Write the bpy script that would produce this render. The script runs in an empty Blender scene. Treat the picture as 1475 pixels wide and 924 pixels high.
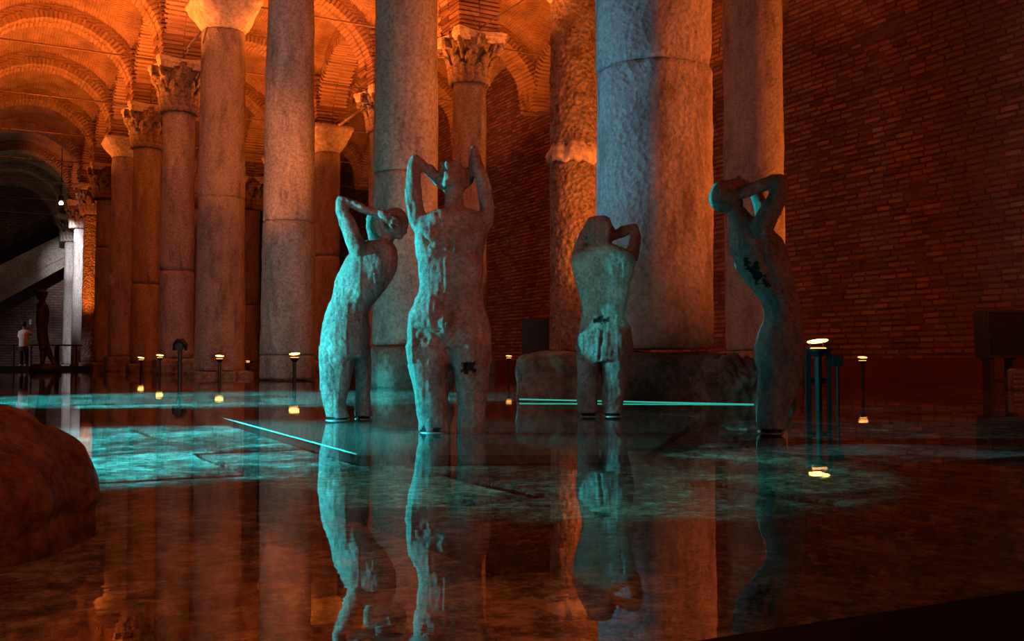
import bpy, bmesh, math, random
from math import sin, cos, pi, radians, sqrt, atan2, atan
from mathutils import Vector, Matrix, noise

S = bpy.context.scene
C = S.collection
random.seed(7)

# ------------------------------------------------------------------ camera
F = 1440.0
H = 0.28
YAW = radians(28.66)
PITCH = atan(61.0 / F)
cd = bpy.data.cameras.new('camera'); cam = bpy.data.objects.new('camera', cd); C.objects.link(cam)
cam.location = (0, 0, H)
cam.rotation_euler = (pi/2 + PITCH, 0, -YAW)
cd.sensor_width = 36.0; cd.lens = 36.0 * F / 1475.0
cd.clip_start = 0.05; cd.clip_end = 300
S.camera = cam
FW = Vector((sin(YAW), cos(YAW), 0)); RT = Vector((cos(YAW), -sin(YAW), 0)); UP = Vector((0, 0, 1))
CP = Vector((0, 0, H))

def ray(px, py):
    u = (px - 737.5) / F; v = (462 - py) / F
    return RT*u + FW*(cos(PITCH) - v*sin(PITCH)) + UP*(sin(PITCH) + v*cos(PITCH))
def at(px, py, d):
    r = ray(px, py); return CP + r * (d / r.dot(FW))
def hitz(px, py, z=0.0):
    r = ray(px, py); return CP + r * ((z - H) / r.z)
def hity(px, py, y):
    r = ray(px, py); return CP + r * (y / r.y)
def hitx(px, py, x):
    r = ray(px, py); return CP + r * (x / r.x)
def lf(lat, d, z): return RT*lat + FW*d + UP*z

# ------------------------------------------------------------------ world, exposure
w = bpy.data.worlds.new('world'); S.world = w; w.use_nodes = True
bg = w.node_tree.nodes['Background']; bg.inputs[0].default_value = (0.55, 0.16, 0.09, 1); bg.inputs[1].default_value = 0.012
S.view_settings.view_transform = 'Standard'; S.view_settings.look = 'None'
S.view_settings.exposure = 0.0; S.view_settings.gamma = 1.0
try: S.view_settings.use_curve_mapping = False
except Exception: pass

# ------------------------------------------------------------------ main lights
def spot(name, loc, target, power, color, angle=60, blend=0.5, size=0.05, parent=None):
    l = bpy.data.lights.new(name, 'SPOT'); l.energy = power; l.color = color
    l.spot_size = radians(angle); l.spot_blend = blend; l.shadow_soft_size = size
    o = bpy.data.objects.new(name, l); C.objects.link(o)
    o.location = loc
    o.rotation_euler = (Vector(target) - Vector(loc)).to_track_quat('-Z', 'Y').to_euler()
    return o
CY = (0.03, 0.80, 0.88); OR = (1.0, 0.20, 0.025); OR2 = (1.0, 0.13, 0.03); PK = (1.0, 0.42, 0.30)
X0, X1, XW, XL = 4.556, 10.0, 15.1, -0.52
Y0, SP = 6.07, 4.9
def YK(k): return Y0 + SP*k

# cyan projectors, unseen and without fittings, most left of the frame
spot('unseen_projector', lf(-2.3, 3.3, 4.2), lf(-1.66, 3.7, 0), 6200, CY, 36, 0.45, 0.02)
spot('unseen_projector', lf(0.4, 2.0, 3.4), lf(0.2, 2.85, 0), 340, (0.06, 0.75, 0.6), 30, 0.5, 0.02)
spot('unseen_projector', lf(0.35, 1.4, 0.9), lf(0.47, 5.25, 0.66), 230, (0.04, 0.75, 0.65), 7.4, 0.3, 0.02)  # extra unseen teal spot, added to light the rear statue's back
spot('unseen_projector', lf(-5.6, 7.6, 4.2), lf(-3.0, 8.9, 0), 9000, CY, 46, 0.4, 0.02)
spot('unseen_projector', lf(-3.0, 4.22, 0.85), lf(-0.6, 4.5, 0.60), 1000, CY, 48, 0.5, 0.02)
spot('unseen_projector', lf(-3.9, 7.7, 1.4), lf(0.7, 8.1, 3.2), 950, (0.08, 0.50, 0.85), 56, 0.6, 0.03)
spot('unseen_flood', lf(3.4, 2.2, 1.7), lf(0.3, 4.5, 0.6), 45, (1.0, 0.16, 0.05), 50, 0.7, 0.1)  # unseen flood added to redden the right sides of the statues
spot('unseen_flood', lf(1.9, 1.0, 1.9), lf(-0.2, 4.1, 0.62), 115, (1.0, 0.20, 0.08), 21, 0.8, 0.05)  # unseen flood added to offset cyan bounce on the tall statue
# orange floods: unseen, without fittings, aimed at the columns
spot('unseen_flood', (9.6, 1.6, 1.6), (4.8, 6.6, 3.8), 3100, (1.0, 0.19, 0.04), 60, 0.8, 0.15)
spot('unseen_flood', (14.0, 7.5, 2.0), (10.0, 11.6, 4.2), 1500, OR, 80, 0.8, 0.15)
spot('unseen_flood', (10.95, 9.6, 0.5), (10.0, 15.9, 4.0), 2800, OR, 44, 0.7, 0.1)
spot('unseen_flood', (9.3, 6.5, 1.0), (4.556, 15.0, 4.0), 750, OR, 50, 0.8, 0.1)
spot('fill_light', lf(1.0, 0.6, 2.0), lf(0.1, 4.4, 0.7), 16, (1.0, 0.38, 0.28), 34, 0.8, 0.1)  # unseen pink fill added to warm the statue fronts
spot('unseen_flood', (2.4, 8.0, 0.35), (4.556, 20.8, 5.6), 3000, OR, 20, 0.7, 0.1)
# soft pinkish fill along the columns, from the near left
spot('fill_light', lf(-5.0, -1.0, 2.4), (6.0, 14.0, 3.2), 620, (1.0, 0.40, 0.27), 80, 0.8, 0.5)
spot('fill_light', lf(-7.0, 6.0, 2.2), (4.6, 18.0, 2.8), 650, (0.60, 0.66, 0.62), 60, 0.8, 0.3)
spot('unseen_flood', (7.5, -1.5, 2.0), (15.1, 14.0, 6.5), 700, (1.0, 0.12, 0.03), 75, 0.8, 0.3)
# vault uplights
for k in range(2, 8):
    spot('vault_light', (2.0, YK(k) + 0.1, 5.6), (2.0, YK(k) + 0.2, 10), [1500, 1500, 1400, 1050, 600, 240][k-2], OR, 140, 0.6, 0.08)
for k in range(1, 8):
    spot('vault_light', (7.3, YK(k) + 0.1, 5.5), (7.3, YK(k) + 0.2, 10), [1200, 1500, 1500, 1100, 700, 350, 240][k-1], OR, 142, 0.6, 0.08)
for k in range(1, 7):
    spot('vault_light', (12.2, YK(k) + 2.4, 4.9), (12.0, YK(k) + 2.6, 10), [250, 700, 700, 500, 300, 240][k-1], OR, 130, 0.7, 0.08)

# ------------------------------------------------------------------ materials
def nt(name):
    m = bpy.data.materials.new(name); m.use_nodes = True
    n = m.node_tree.nodes; l = m.node_tree.links
    return m, n, l, n['Principled BSDF']
def nz(n, l, vec, scale, detail=6, rough=0.6, dist=0.0):
    t = n.new('ShaderNodeTexNoise'); t.inputs['Scale'].default_value = scale; t.inputs['Detail'].default_value = detail
    t.inputs['Roughness'].default_value = rough; t.inputs['Distortion'].default_value = dist
    l.new(vec, t.inputs['Vector']); return t
def ramp(n, l, fac, stops):
    r = n.new('ShaderNodeValToRGB'); e = r.color_ramp.elements
    e[0].position, e[0].color = stops[0][0], (*stops[0][1], 1)
    e[1].position, e[1].color = stops[-1][0], (*stops[-1][1], 1)
    for p, c in stops[1:-1]:
        x = e.new(p); x.color = (*c, 1)
    l.new(fac, r.inputs[0]); return r
def mathn(n, l, op, a, b=None):
    m = n.new('ShaderNodeMath'); m.operation = op
    for i, v in enumerate((a, b)):
        if v is None: continue
        if isinstance(v, (int, float)): m.inputs[i].default_value = v
        else: l.new(v, m.inputs[i])
    return m.outputs[0]
def stone(name, stops, scale=3.0, stretch=(1, 1, 1), rough=0.85, bump=0.5, bscale=18.0, bdist=0.02, pits=0.0, spec=0.25, attr=None, grain=0.8):
    m, n, l, b = nt(name)
    tc = n.new('ShaderNodeTexCoord'); mp = n.new('ShaderNodeMapping'); mp.inputs['Scale'].default_value = stretch
    l.new(tc.outputs['Object'], mp.inputs[0])
    a = nz(n, l, mp.outputs[0], scale, 8, 0.65, 0.4)
    r = ramp(n, l, a.outputs['Fac'], stops)
    gr = nz(n, l, tc.outputs['Object'], bscale*1.6, 6, 0.75); gr2 = ramp(n, l, gr.outputs['Fac'], [(0.36, (0.42, 0.40, 0.39)), (0.5, (0.9, 0.9, 0.9)), (0.62, (1.25, 1.25, 1.25))])
    mg = n.new('ShaderNodeMixRGB'); mg.blend_type = 'MULTIPLY'; mg.inputs[0].default_value = grain; l.new(r.outputs[0], mg.inputs[1]); l.new(gr2.outputs[0], mg.inputs[2])
    col = mg.outputs[0]
    if attr:
        at_ = n.new('ShaderNodeAttribute'); at_.attribute_name = attr
        mx = n.new('ShaderNodeMixRGB'); l.new(at_.outputs['Fac'], mx.inputs[0]); l.new(col, mx.inputs[1]); mx.inputs[2].default_value = (0.012, 0.012, 0.013, 1)
        col = mx.outputs[0]
    l.new(col, b.inputs['Base Color'])
    b.inputs['Roughness'].default_value = rough; b.inputs['Specular IOR Level'].default_value = spec
    f = nz(n, l, tc.outputs['Object'], bscale, 8, 0.7)
    h = f.outputs['Fac']
    if pits:
        v = n.new('ShaderNodeTexVoronoi'); v.inputs['Scale'].default_value = bscale*1.3; l.new(tc.outputs['Object'], v.inputs['Vector'])
        h = mathn(n, l, 'ADD', h, mathn(n, l, 'MULTIPLY', v.outputs['Distance'], pits))
    bp = n.new('ShaderNodeBump'); bp.inputs['Strength'].default_value = bump; bp.inputs['Distance'].default_value = bdist
    l.new(h, bp.inputs['Height']); l.new(bp.outputs[0], b.inputs['Normal'])
    return m
def brickuv(name, c1, c2, mortar, bw=0.34, bh=0.075, bump=0.9, dist=0.03, uv=True):
    m, n, l, b = nt(name)
    tc = n.new('ShaderNodeTexCoord')
    t = n.new('ShaderNodeTexBrick'); l.new(tc.outputs['UV'], t.inputs['Vector'])
    t.inputs['Scale'].default_value = 1.0; t.inputs['Brick Width'].default_value = bw; t.inputs['Row Height'].default_value = bh
    t.inputs['Mortar Size'].default_value = bh*0.22; t.inputs['Mortar Smooth'].default_value = 0.4
    t.inputs['Color1'].default_value = (*c1, 1); t.inputs['Color2'].default_value = (*c2, 1); t.inputs['Mortar'].default_value = (*mortar, 1)
    f = nz(n, l, tc.outputs['Object'], 1.3, 6, 0.65)
    r = ramp(n, l, f.outputs['Fac'], [(0.3, (0.45, 0.4, 0.38)), (0.65, (1.1, 1.05, 1.0))])
    mx = n.new('ShaderNodeMixRGB'); mx.blend_type = 'MULTIPLY'; mx.inputs[0].default_value = 1.0
    l.new(t.outputs['Color'], mx.inputs[1]); l.new(r.outputs[0], mx.inputs[2]); l.new(mx.outputs[0], b.inputs['Base Color'])
    b.inputs['Roughness'].default_value = 0.9; b.inputs['Specular IOR Level'].default_value = 0.15
    g = nz(n, l, tc.outputs['Object'], 9, 6, 0.7)
    hh = mathn(n, l, 'ADD', mathn(n, l, 'MULTIPLY', t.outputs['Fac'], -1.0), g.outputs['Fac'])
    bp = n.new('ShaderNodeBump'); bp.inputs['Strength'].default_value = bump; bp.inputs['Distance'].default_value = dist
    l.new(hh, bp.inputs['Height']); l.new(bp.outputs[0], b.inputs['Normal'])
    return m
def plain(name, col, rough=0.5, metal=0.0, spec=0.5):
    m, n, l, b = nt(name)
    tc = n.new('ShaderNodeTexCoord'); f = nz(n, l, tc.outputs['Object'], 20, 3)
    r = ramp(n, l, f.outputs['Fac'], [(0.3, tuple(c*0.8 for c in col)), (0.7, tuple(c*1.15 for c in col))])
    l.new(r.outputs[0], b.inputs['Base Color'])
    b.inputs['Roughness'].default_value = rough; b.inputs['Metallic'].default_value = metal; b.inputs['Specular IOR Level'].default_value = spec
    return m
def emit(name, col, s):
    m, n, l, b = nt(name)
    b.inputs['Base Color'].default_value = (0.02, 0.02, 0.02, 1)
    b.inputs['Emission Color'].default_value = (*col, 1); b.inputs['Emission Strength'].default_value = s
    return m

M = {}
M['marble'] = stone('grey_marble', [(0.3, (0.16, 0.13, 0.12)), (0.45, (0.36, 0.32, 0.30)), (0.62, (0.48, 0.44, 0.41)), (0.75, (0.34, 0.29, 0.26))], 2.2, (1.6, 1.6, 0.45), 0.8, 0.65, 14, 0.03)
M['marble_rough'] = stone('pitted_marble', [(0.3, (0.18, 0.13, 0.11)), (0.5, (0.42, 0.35, 0.31)), (0.7, (0.50, 0.43, 0.38))], 2.6, (1.5, 1.5, 0.6), 0.85, 0.9, 16, 0.05, 0.5, grain=0.55)
M['marble_worn'] = stone('deeply_worn_marble', [(0.3, (0.16, 0.10, 0.08)), (0.5, (0.42, 0.33, 0.27)), (0.7, (0.50, 0.40, 0.33))], 3.5, (1, 1, 0.8), 0.85, 1.0, 9, 0.12, 0.8)
M['marble_dark'] = stone('dark_joint_stone', [(0.3, (0.04, 0.03, 0.03)), (0.7, (0.12, 0.09, 0.08))], 6)
M['cap'] = stone('capital_marble', [(0.35, (0.08, 0.055, 0.045)), (0.5, (0.26, 0.20, 0.17)), (0.68, (0.44, 0.36, 0.31))], 7, (1, 1, 1), 0.85, 0.9, 12, 0.05)
M['cap_smooth'] = stone('plain_capital_marble', [(0.3, (0.42, 0.34, 0.28)), (0.6, (0.66, 0.58, 0.50))], 2, (1, 1, 1), 0.8, 0.5, 7, 0.03)
M['plinth'] = stone('plinth_stone', [(0.3, (0.10, 0.08, 0.07)), (0.5, (0.26, 0.22, 0.19)), (0.7, (0.36, 0.31, 0.27))], 4, (1, 1, 1), 0.85, 0.9, 12, 0.05)
M['rock'] = stone('reddish_rock', [(0.3, (0.10, 0.05, 0.04)), (0.5, (0.28, 0.18, 0.14)), (0.7, (0.38, 0.26, 0.20))], 9, (1, 1, 1), 0.7, 0.9, 30, 0.02, 0.3)
M['statue'] = stone('rough_cast_stone', [(0.30, (0.09, 0.065, 0.06)), (0.45, (0.26, 0.19, 0.175)), (0.58, (0.36, 0.27, 0.25)), (0.72, (0.50, 0.43, 0.41))], 9, (1, 1, 0.6), 0.75, 0.8, 38, 0.012, 0.0, 0.3, 'hole')
M['statue_dark'] = stone('dark_bronze', [(0.3, (0.02, 0.02, 0.02)), (0.7, (0.06, 0.055, 0.05))], 6, (1, 1, 1), 0.5, 0.6, 30, 0.02)
M['slab'] = None
M['vault'] = brickuv('vault_brick', (0.52, 0.36, 0.25), (0.42, 0.27, 0.18), (0.60, 0.46, 0.34), 0.36, 0.085, 0.9, 0.035)
M['wallmortar'] = stone('wall_mortar', [(0.3, (0.10, 0.06, 0.045)), (0.7, (0.20, 0.12, 0.09))], 2.5, (1, 1, 1), 0.95, 0.8, 20, 0.02)
M['black'] = plain('black_metal', (0.012, 0.012, 0.013), 0.45, 0.2)
M['rod'] = plain('rusty_iron', (0.16, 0.10, 0.08), 0.6, 0.4)
M['dark'] = plain('dark_platform', (0.02, 0.017, 0.016), 0.8, 0, 0.1)
M['lamp'] = emit('warm_cap_glow', (1.0, 0.50, 0.10), 9)
M['lamp2'] = emit('warm_lamp_dim', (1.0, 0.36, 0.08), 3.0)
M['white'] = emit('white_lamp', (1.0, 0.95, 0.9), 30)
M['teal'] = emit('teal_strip', (0.05, 0.75, 0.55), 0.55)
M['stair'] = stone('pale_plaster', [(0.3, (0.24, 0.20, 0.16)), (0.7, (0.38, 0.33, 0.27))], 1.5, (1, 1, 1), 0.9, 0.3, 8, 0.02)
M['skin'] = plain('skin', (0.45, 0.26, 0.19), 0.6); M['shirt'] = plain('white_cotton', (0.75, 0.74, 0.76), 0.9)
M['trousers'] = plain('dark_cotton', (0.03, 0.03, 0.035), 0.9); M['hair'] = plain('dark_hair', (0.02, 0.015, 0.012), 0.7)
M['red'] = plain('red_bench', (0.10, 0.012, 0.01), 0.7)

def rnd_brick(light=False):
    m, n, l, b = nt('vault_ring_brick' if light else 'thin_red_brick')
    tc = n.new('ShaderNodeTexCoord'); at_ = n.new('ShaderNodeAttribute'); at_.attribute_name = 'tone'
    f = nz(n, l, tc.outputs['Object'], 1.2, 6, 0.65)
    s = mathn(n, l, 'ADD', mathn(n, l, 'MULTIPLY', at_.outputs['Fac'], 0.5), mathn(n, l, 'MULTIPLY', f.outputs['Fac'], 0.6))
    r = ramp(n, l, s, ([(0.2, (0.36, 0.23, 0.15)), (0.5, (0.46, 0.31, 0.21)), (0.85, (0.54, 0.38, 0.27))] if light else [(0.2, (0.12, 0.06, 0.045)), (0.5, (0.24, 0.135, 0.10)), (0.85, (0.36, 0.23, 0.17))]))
    l.new(r.outputs[0], b.inputs['Base Color']); b.inputs['Roughness'].default_value = 0.9; b.inputs['Specular IOR Level'].default_value = 0.15
    g = nz(n, l, tc.outputs['Object'], 22, 5, 0.7)
    bp = n.new('ShaderNodeBump'); bp.inputs['Strength'].default_value = 0.7; bp.inputs['Distance'].default_value = 0.02
    l.new(g.outputs['Fac'], bp.inputs['Height']); l.new(bp.outputs[0], b.inputs['Normal'])
    return m
M['brick'] = rnd_brick(); M['vbrick'] = rnd_brick(True)

def slab_mat():
    m, n, l, b = nt('wet_paving_stone')
    tc = n.new('ShaderNodeTexCoord'); gm = n.new('ShaderNodeNewGeometry')
    oi = n.new('ShaderNodeObjectInfo')
    f = nz(n, l, gm.outputs['Position'], 2.6, 10, 0.72, 0.8)
    g = nz(n, l, gm.outputs['Position'], 24, 9, 0.85, 0.3)
    mus = mathn(n, l, 'ADD', mathn(n, l, 'MULTIPLY', f.outputs['Fac'], 0.42), mathn(n, l, 'MULTIPLY', g.outputs['Fac'], 0.58))
    mus = mathn(n, l, 'ADD', mus, mathn(n, l, 'MULTIPLY', mathn(n, l, 'SUBTRACT', oi.outputs['Random'], 0.5), 0.05))
    r = ramp(n, l, mus, [(0.43, (0.012, 0.012, 0.012)), (0.48, (0.09, 0.09, 0.085)), (0.53, (0.34, 0.34, 0.32)), (0.58, (0.85, 0.84, 0.80))])
    l.new(r.outputs[0], b.inputs['Base Color']); b.inputs['Roughness'].default_value = 0.8; b.inputs['Specular IOR Level'].default_value = 0.1
    bp = n.new('ShaderNodeBump'); bp.inputs['Strength'].default_value = 0.8; bp.inputs['Distance'].default_value = 0.02
    l.new(g.outputs['Fac'], bp.inputs['Height']); l.new(bp.outputs[0], b.inputs['Normal'])
    return m
M['slab'] = slab_mat()
def water_mat():
    m, n, l, b = nt('still_water')
    n.remove(b); out = n['Material Output']
    gm = n.new('ShaderNodeNewGeometry'); mp = n.new('ShaderNodeMapping'); mp.inputs['Rotation'].default_value = (0, 0, YAW); mp.inputs['Scale'].default_value = (0.35, 1.6, 1)
    l.new(gm.outputs['Position'], mp.inputs[0])
    f = nz(n, l, mp.outputs[0], 3.0, 4, 0.6)
    bp = n.new('ShaderNodeBump'); bp.inputs['Strength'].default_value = 0.04; bp.inputs['Distance'].default_value = 0.01; l.new(f.outputs['Fac'], bp.inputs['Height'])
    dt = n.new('ShaderNodeVectorMath'); dt.operation = 'DOT_PRODUCT'; l.new(gm.outputs['Incoming'], dt.inputs[0]); l.new(gm.outputs['Normal'], dt.inputs[1])
    ab_ = mathn(n, l, 'ABSOLUTE', dt.outputs['Value']); fr5 = mathn(n, l, 'POWER', mathn(n, l, 'SUBTRACT', 1.0, ab_), 5.0)
    frv = mathn(n, l, 'ADD', mathn(n, l, 'MULTIPLY', fr5, 0.98), 0.02)
    gl = n.new('ShaderNodeBsdfGlossy'); gl.inputs['Roughness'].default_value = 0.012; gl.inputs['Color'].default_value = (1, 1, 1, 1); l.new(bp.outputs[0], gl.inputs['Normal'])
    tr = n.new('ShaderNodeBsdfTransparent'); tr.inputs['Color'].default_value = (0.85, 0.95, 0.93, 1)
    mx = n.new('ShaderNodeMixShader'); l.new(frv, mx.inputs[0]); l.new(tr.outputs[0], mx.inputs[1]); l.new(gl.outputs[0], mx.inputs[2])
    l.new(mx.outputs[0], out.inputs['Surface'])
    return m
M['water'] = water_mat()

# ------------------------------------------------------------------ object helpers
def link(name, me, mat=None, parent=None, smooth=False, kind=None):
    o = bpy.data.objects.new(name, me); C.objects.link(o)
    if mat is not None and len(me.materials) == 0: me.materials.append(M[mat] if isinstance(mat, str) else mat)
    if parent: o.parent = parent
    if smooth:
        me.polygons.foreach_set('use_smooth', [True]*len(me.polygons))
    if kind: o['kind'] = kind
    return o
def pyd(name, v, f):
    me = bpy.data.meshes.new(name); me.from_pydata([tuple(p) for p in v], [], f); me.update(); return me
def empty(name, loc=(0, 0, 0), rz=0.0, label=None, cat=None, group=None, kind=None):
    o = bpy.data.objects.new(name, None); C.objects.link(o); o.location = loc; o.rotation_euler = (0, 0, rz); o.empty_display_size = 0.1
    tag(o, label, cat, group, kind); return o
def tag(o, label=None, cat=None, group=None, kind=None):
    if label: o['label'] = label
    if cat: o['category'] = cat
    if group: o['group'] = group
    if kind: o['kind'] = kind
    return o
class MB:
    def __init__(s): s.v = []; s.f = []; s.t = []
    def box(s, x0, x1, y0, y1, z0, z1, j=0.0, tone=0.5, mat=None):
        b = len(s.v)
        for x, y, z in ((x0, y0, z0), (x1, y0, z0), (x1, y1, z0), (x0, y1, z0), (x0, y0, z1), (x1, y0, z1), (x1, y1, z1), (x0, y1, z1)):
            p = Vector((x, y, z))
            if j: p += Vector((random.uniform(-j, j), random.uniform(-j, j), random.uniform(-j, j)))
            if mat: p = mat @ p
            s.v.append(p); s.t.append(tone)
        for q in ((0, 3, 2, 1), (4, 5, 6, 7), (0, 1, 5, 4), (1, 2, 6, 5), (2, 3, 7, 6), (3, 0, 4, 7)):
            s.f.append(tuple(b + i for i in q))
        return s
    def lathe(s, prof, seg=32, cx=0, cy=0, cap=True, mat=None):
        b = len(s.v)
        for (r, z) in prof:
            for i in range(seg):
                a = 2*pi*i/seg; p = Vector((cx + r*cos(a), cy + r*sin(a), z))
                if mat: p = mat @ p
                s.v.append(p); s.t.append(0.5)
        n = len(prof)
        for k in range(n - 1):
            for i in range(seg):
                j = (i + 1) % seg
                s.f.append((b + k*seg + i, b + k*seg + j, b + (k+1)*seg + j, b + (k+1)*seg + i))
        if cap:
            s.f.append(tuple(b + i for i in range(seg - 1, -1, -1)))
            s.f.append(tuple(b + (n-1)*seg + i for i in range(seg)))
        return s
    def tube(s, pts, rad, seg=10, flat=1.0, cap=True):
        # round tube along points
        b = len(s.v); n = len(pts); pts = [Vector(p) for p in pts]
        if not isinstance(rad, (list, tuple)): rad = [rad]*n
        ref = None
        for k in range(n):
            t = (pts[min(k+1, n-1)] - pts[max(k-1, 0)]).normalized()
            if ref is None: ref = t.orthogonal().normalized()
            ref = (ref - t*ref.dot(t)).normalized(); o2 = t.cross(ref)
            for i in range(seg):
                a = 2*pi*i/seg
                s.v.append(pts[k] + (ref*cos(a) + o2*sin(a)*flat)*rad[k]); s.t.append(0.5)
        for k in range(n-1):
            for i in range(seg):
                j = (i+1) % seg
                s.f.append((b+k*seg+i, b+k*seg+j, b+(k+1)*seg+j, b+(k+1)*seg+i))
        if cap:
            s.f.append(tuple(b+i for i in range(seg-1, -1, -1))); s.f.append(tuple(b+(n-1)*seg+i for i in range(seg)))
        return s
    def ell(s, c, r, rot=None, seg=20, rings=12):
        b = len(s.v); c = Vector(c)
        def add(p):
            p = Vector(p)
            if rot: p = rot @ p
            s.v.append(c + p); s.t.append(0.5)
        add((0, 0, -r[2]))
        for k in range(1, rings):
            ph = -pi/2 + pi*k/rings
            for i in range(seg):
                a = 2*pi*i/seg; add((r[0]*cos(ph)*cos(a), r[1]*cos(ph)*sin(a), r[2]*sin(ph)))
        add((0, 0, r[2])); top = len(s.v) - 1
        for i in range(seg):
            j = (i+1) % seg
            s.f.append((b, b+1+j, b+1+i))
            for k in range(rings-2):
                q = b+1+k*seg; s.f.append((q+i, q+j, q+seg+j, q+seg+i))
            q = b+1+(rings-2)*seg; s.f.append((q+i, q+j, top))
        return s
    def loft(s, secs, seg=24, pw=2.3):
        # secs: (cx, cy, z, rx, ry)
        b = len(s.v)
        for (cx, cy, z, rx, ry) in secs:
            for i in range(seg):
                a = 2*pi*i/seg; ca, sa = cos(a), sin(a)
                s.v.append(Vector((cx + rx*math.copysign(abs(ca)**(2/pw), ca), cy + ry*math.copysign(abs(sa)**(2/pw), sa), z))); s.t.append(0.5)
        n = len(secs); up = secs[-1][2] > secs[0][2]
        for k in range(n-1):
            for i in range(seg):
                j = (i+1) % seg
                q = (b+k*seg+i, b+k*seg+j, b+(k+1)*seg+j, b+(k+1)*seg+i)
                s.f.append(q if up else q[::-1])
        c0 = tuple(b+i for i in range(seg-1, -1, -1)); c1 = tuple(b+(n-1)*seg+i for i in range(seg))
        s.f.append(c0 if up else c0[::-1]); s.f.append(c1 if up else c1[::-1])
        return s
    def mesh(s, name):
        me = pyd(name, s.v, s.f)
        a = me.attributes.new('tone', 'FLOAT', 'POINT'); a.data.foreach_set('value', s.t)
        return me
    def build(s, name, mat, parent=None, smooth=False, kind=None):
        return link(name, s.mesh(name), mat, parent, smooth, kind)

# ------------------------------------------------------------------ floor and water
floor = empty('floor', kind='structure')
FZ = -0.035
MB().box(-30, 16, -3, 62, FZ - 0.12, FZ - 0.05).build('floor_bed', 'dark', floor)
slab_meshes = []
for q in range(6):
    sx, sy = 0.49, 0.365
    n = 6; v = []; f = []
    ed = [(-sx, -sy), (sx, -sy), (sx, sy), (-sx, sy)]
    ring = []
    for a in range(4):
        p, r = Vector(ed[a]), Vector(ed[(a+1) % 4])
        for i in range(n):
            t = i/n; pt = p.lerp(r, t) + Vector((random.uniform(-1, 1), random.uniform(-1, 1)))*0.008
            ring.append(pt)
    N = len(ring)
    for pt in ring: v.append((pt.x, pt.y, -0.06))
    for pt in ring: v.append((pt.x, pt.y, -0.006))
    for pt in ring: v.append((pt.x*0.985, pt.y*0.98, 0.0))
    for k in range(2):
        for i in range(N): f.append((k*N+i, k*N+(i+1) % N, (k+1)*N+(i+1) % N, (k+1)*N+i))
    f.append(tuple(2*N+i for i in range(N)))
    me = pyd('paving_slab', v, f); me.materials.append(M['slab']); slab_meshes.append(me)
cnt = 0
for r_ in range(24):
    yy = 0.95 + r_*0.76
    for c_ in range(-5, 16):
        xx = c_*1.01 + (0.5 if r_ % 2 else 0) - 0.3
        p = Vector((xx, yy, 0)); d = p.dot(FW); la = p.dot(RT)
        if d < 0.7 or d > 13 or abs(la) > d*0.56 + 0.9 or (d < 2 and la > 0.25 + (d-1)*0.5 and d < 1.0): continue
        if cnt >= 298: break
        o = link('paving_slab', slab_meshes[(r_*7 + c_*3) % 6], None, floor)
        o.location = (xx, yy, FZ + random.uniform(-0.006, 0.006)); o.rotation_euler = (random.uniform(-.004, .004), random.uniform(-.004, .004), random.choice((0, pi)) + random.uniform(-.006, .006)); cnt += 1
water = pyd('water_surface', [(-30, -3, 0), (16, -3, 0), (16, 62, 0), (-30, 62, 0)], [(0, 1, 2, 3)])
wo = link('water_surface', water, 'water', None); wo['kind'] = 'structure'
# dark slab just below the surface, standing in for a shaded band
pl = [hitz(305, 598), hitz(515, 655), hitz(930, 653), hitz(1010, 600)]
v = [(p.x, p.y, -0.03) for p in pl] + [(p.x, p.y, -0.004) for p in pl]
sl = link('shade_slab', pyd('shade_slab', v, [(0, 1, 2, 3)[::-1], (4, 5, 6, 7), (0, 1, 5, 4), (1, 2, 6, 5), (2, 3, 7, 6), (3, 0, 4, 7)]), stone('shade_tone', [(0.3, (0.03, 0.028, 0.028)), (0.7, (0.07, 0.065, 0.06))], 3, (1, 1, 1), 0.7, 0.3, 20, 0.01))
tag(sl, 'added dark slab just under the water, standing in for shade below the statues', 'slab')
# pale line on the slab's left edge, standing in for the bright beam edge
a, b_ = pl[0], pl[1]
sl2 = MB().tube([(a.x, a.y, -0.001), (b_.x, b_.y, -0.001)], 0.0035, 6).build('beam_edge_line', stone('beam_edge_pale', [(0.3, (0.25, 0.25, 0.25)), (0.7, (0.45, 0.45, 0.45))], 10), sl)
# dark walkway edge in the near right corner
p0, p1 = hitz(1000, 930, 0.0), hitz(1500, 852, 0.0)
dr = (p1 - p0).normalized(); nr = Vector((dr.y, -dr.x, 0))
q = [p0 - dr*1.0, p1 + dr*3, p1 + dr*3 + nr*1.2, p0 - dr*1.0 + nr*1.2]
v = [(p.x, p.y, -0.08) for p in q] + [(p.x, p.y, 0.004) for p in q]
wk = link('walkway_edge', pyd('walkway_edge', v, [(0, 1, 2, 3), (4, 5, 6, 7)[::-1], (0, 1, 5, 4), (1, 2, 6, 5), (2, 3, 7, 6), (3, 0, 4, 7)]), 'dark')
wk['kind'] = 'structure'; wk.name = 'trim_1'

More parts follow.
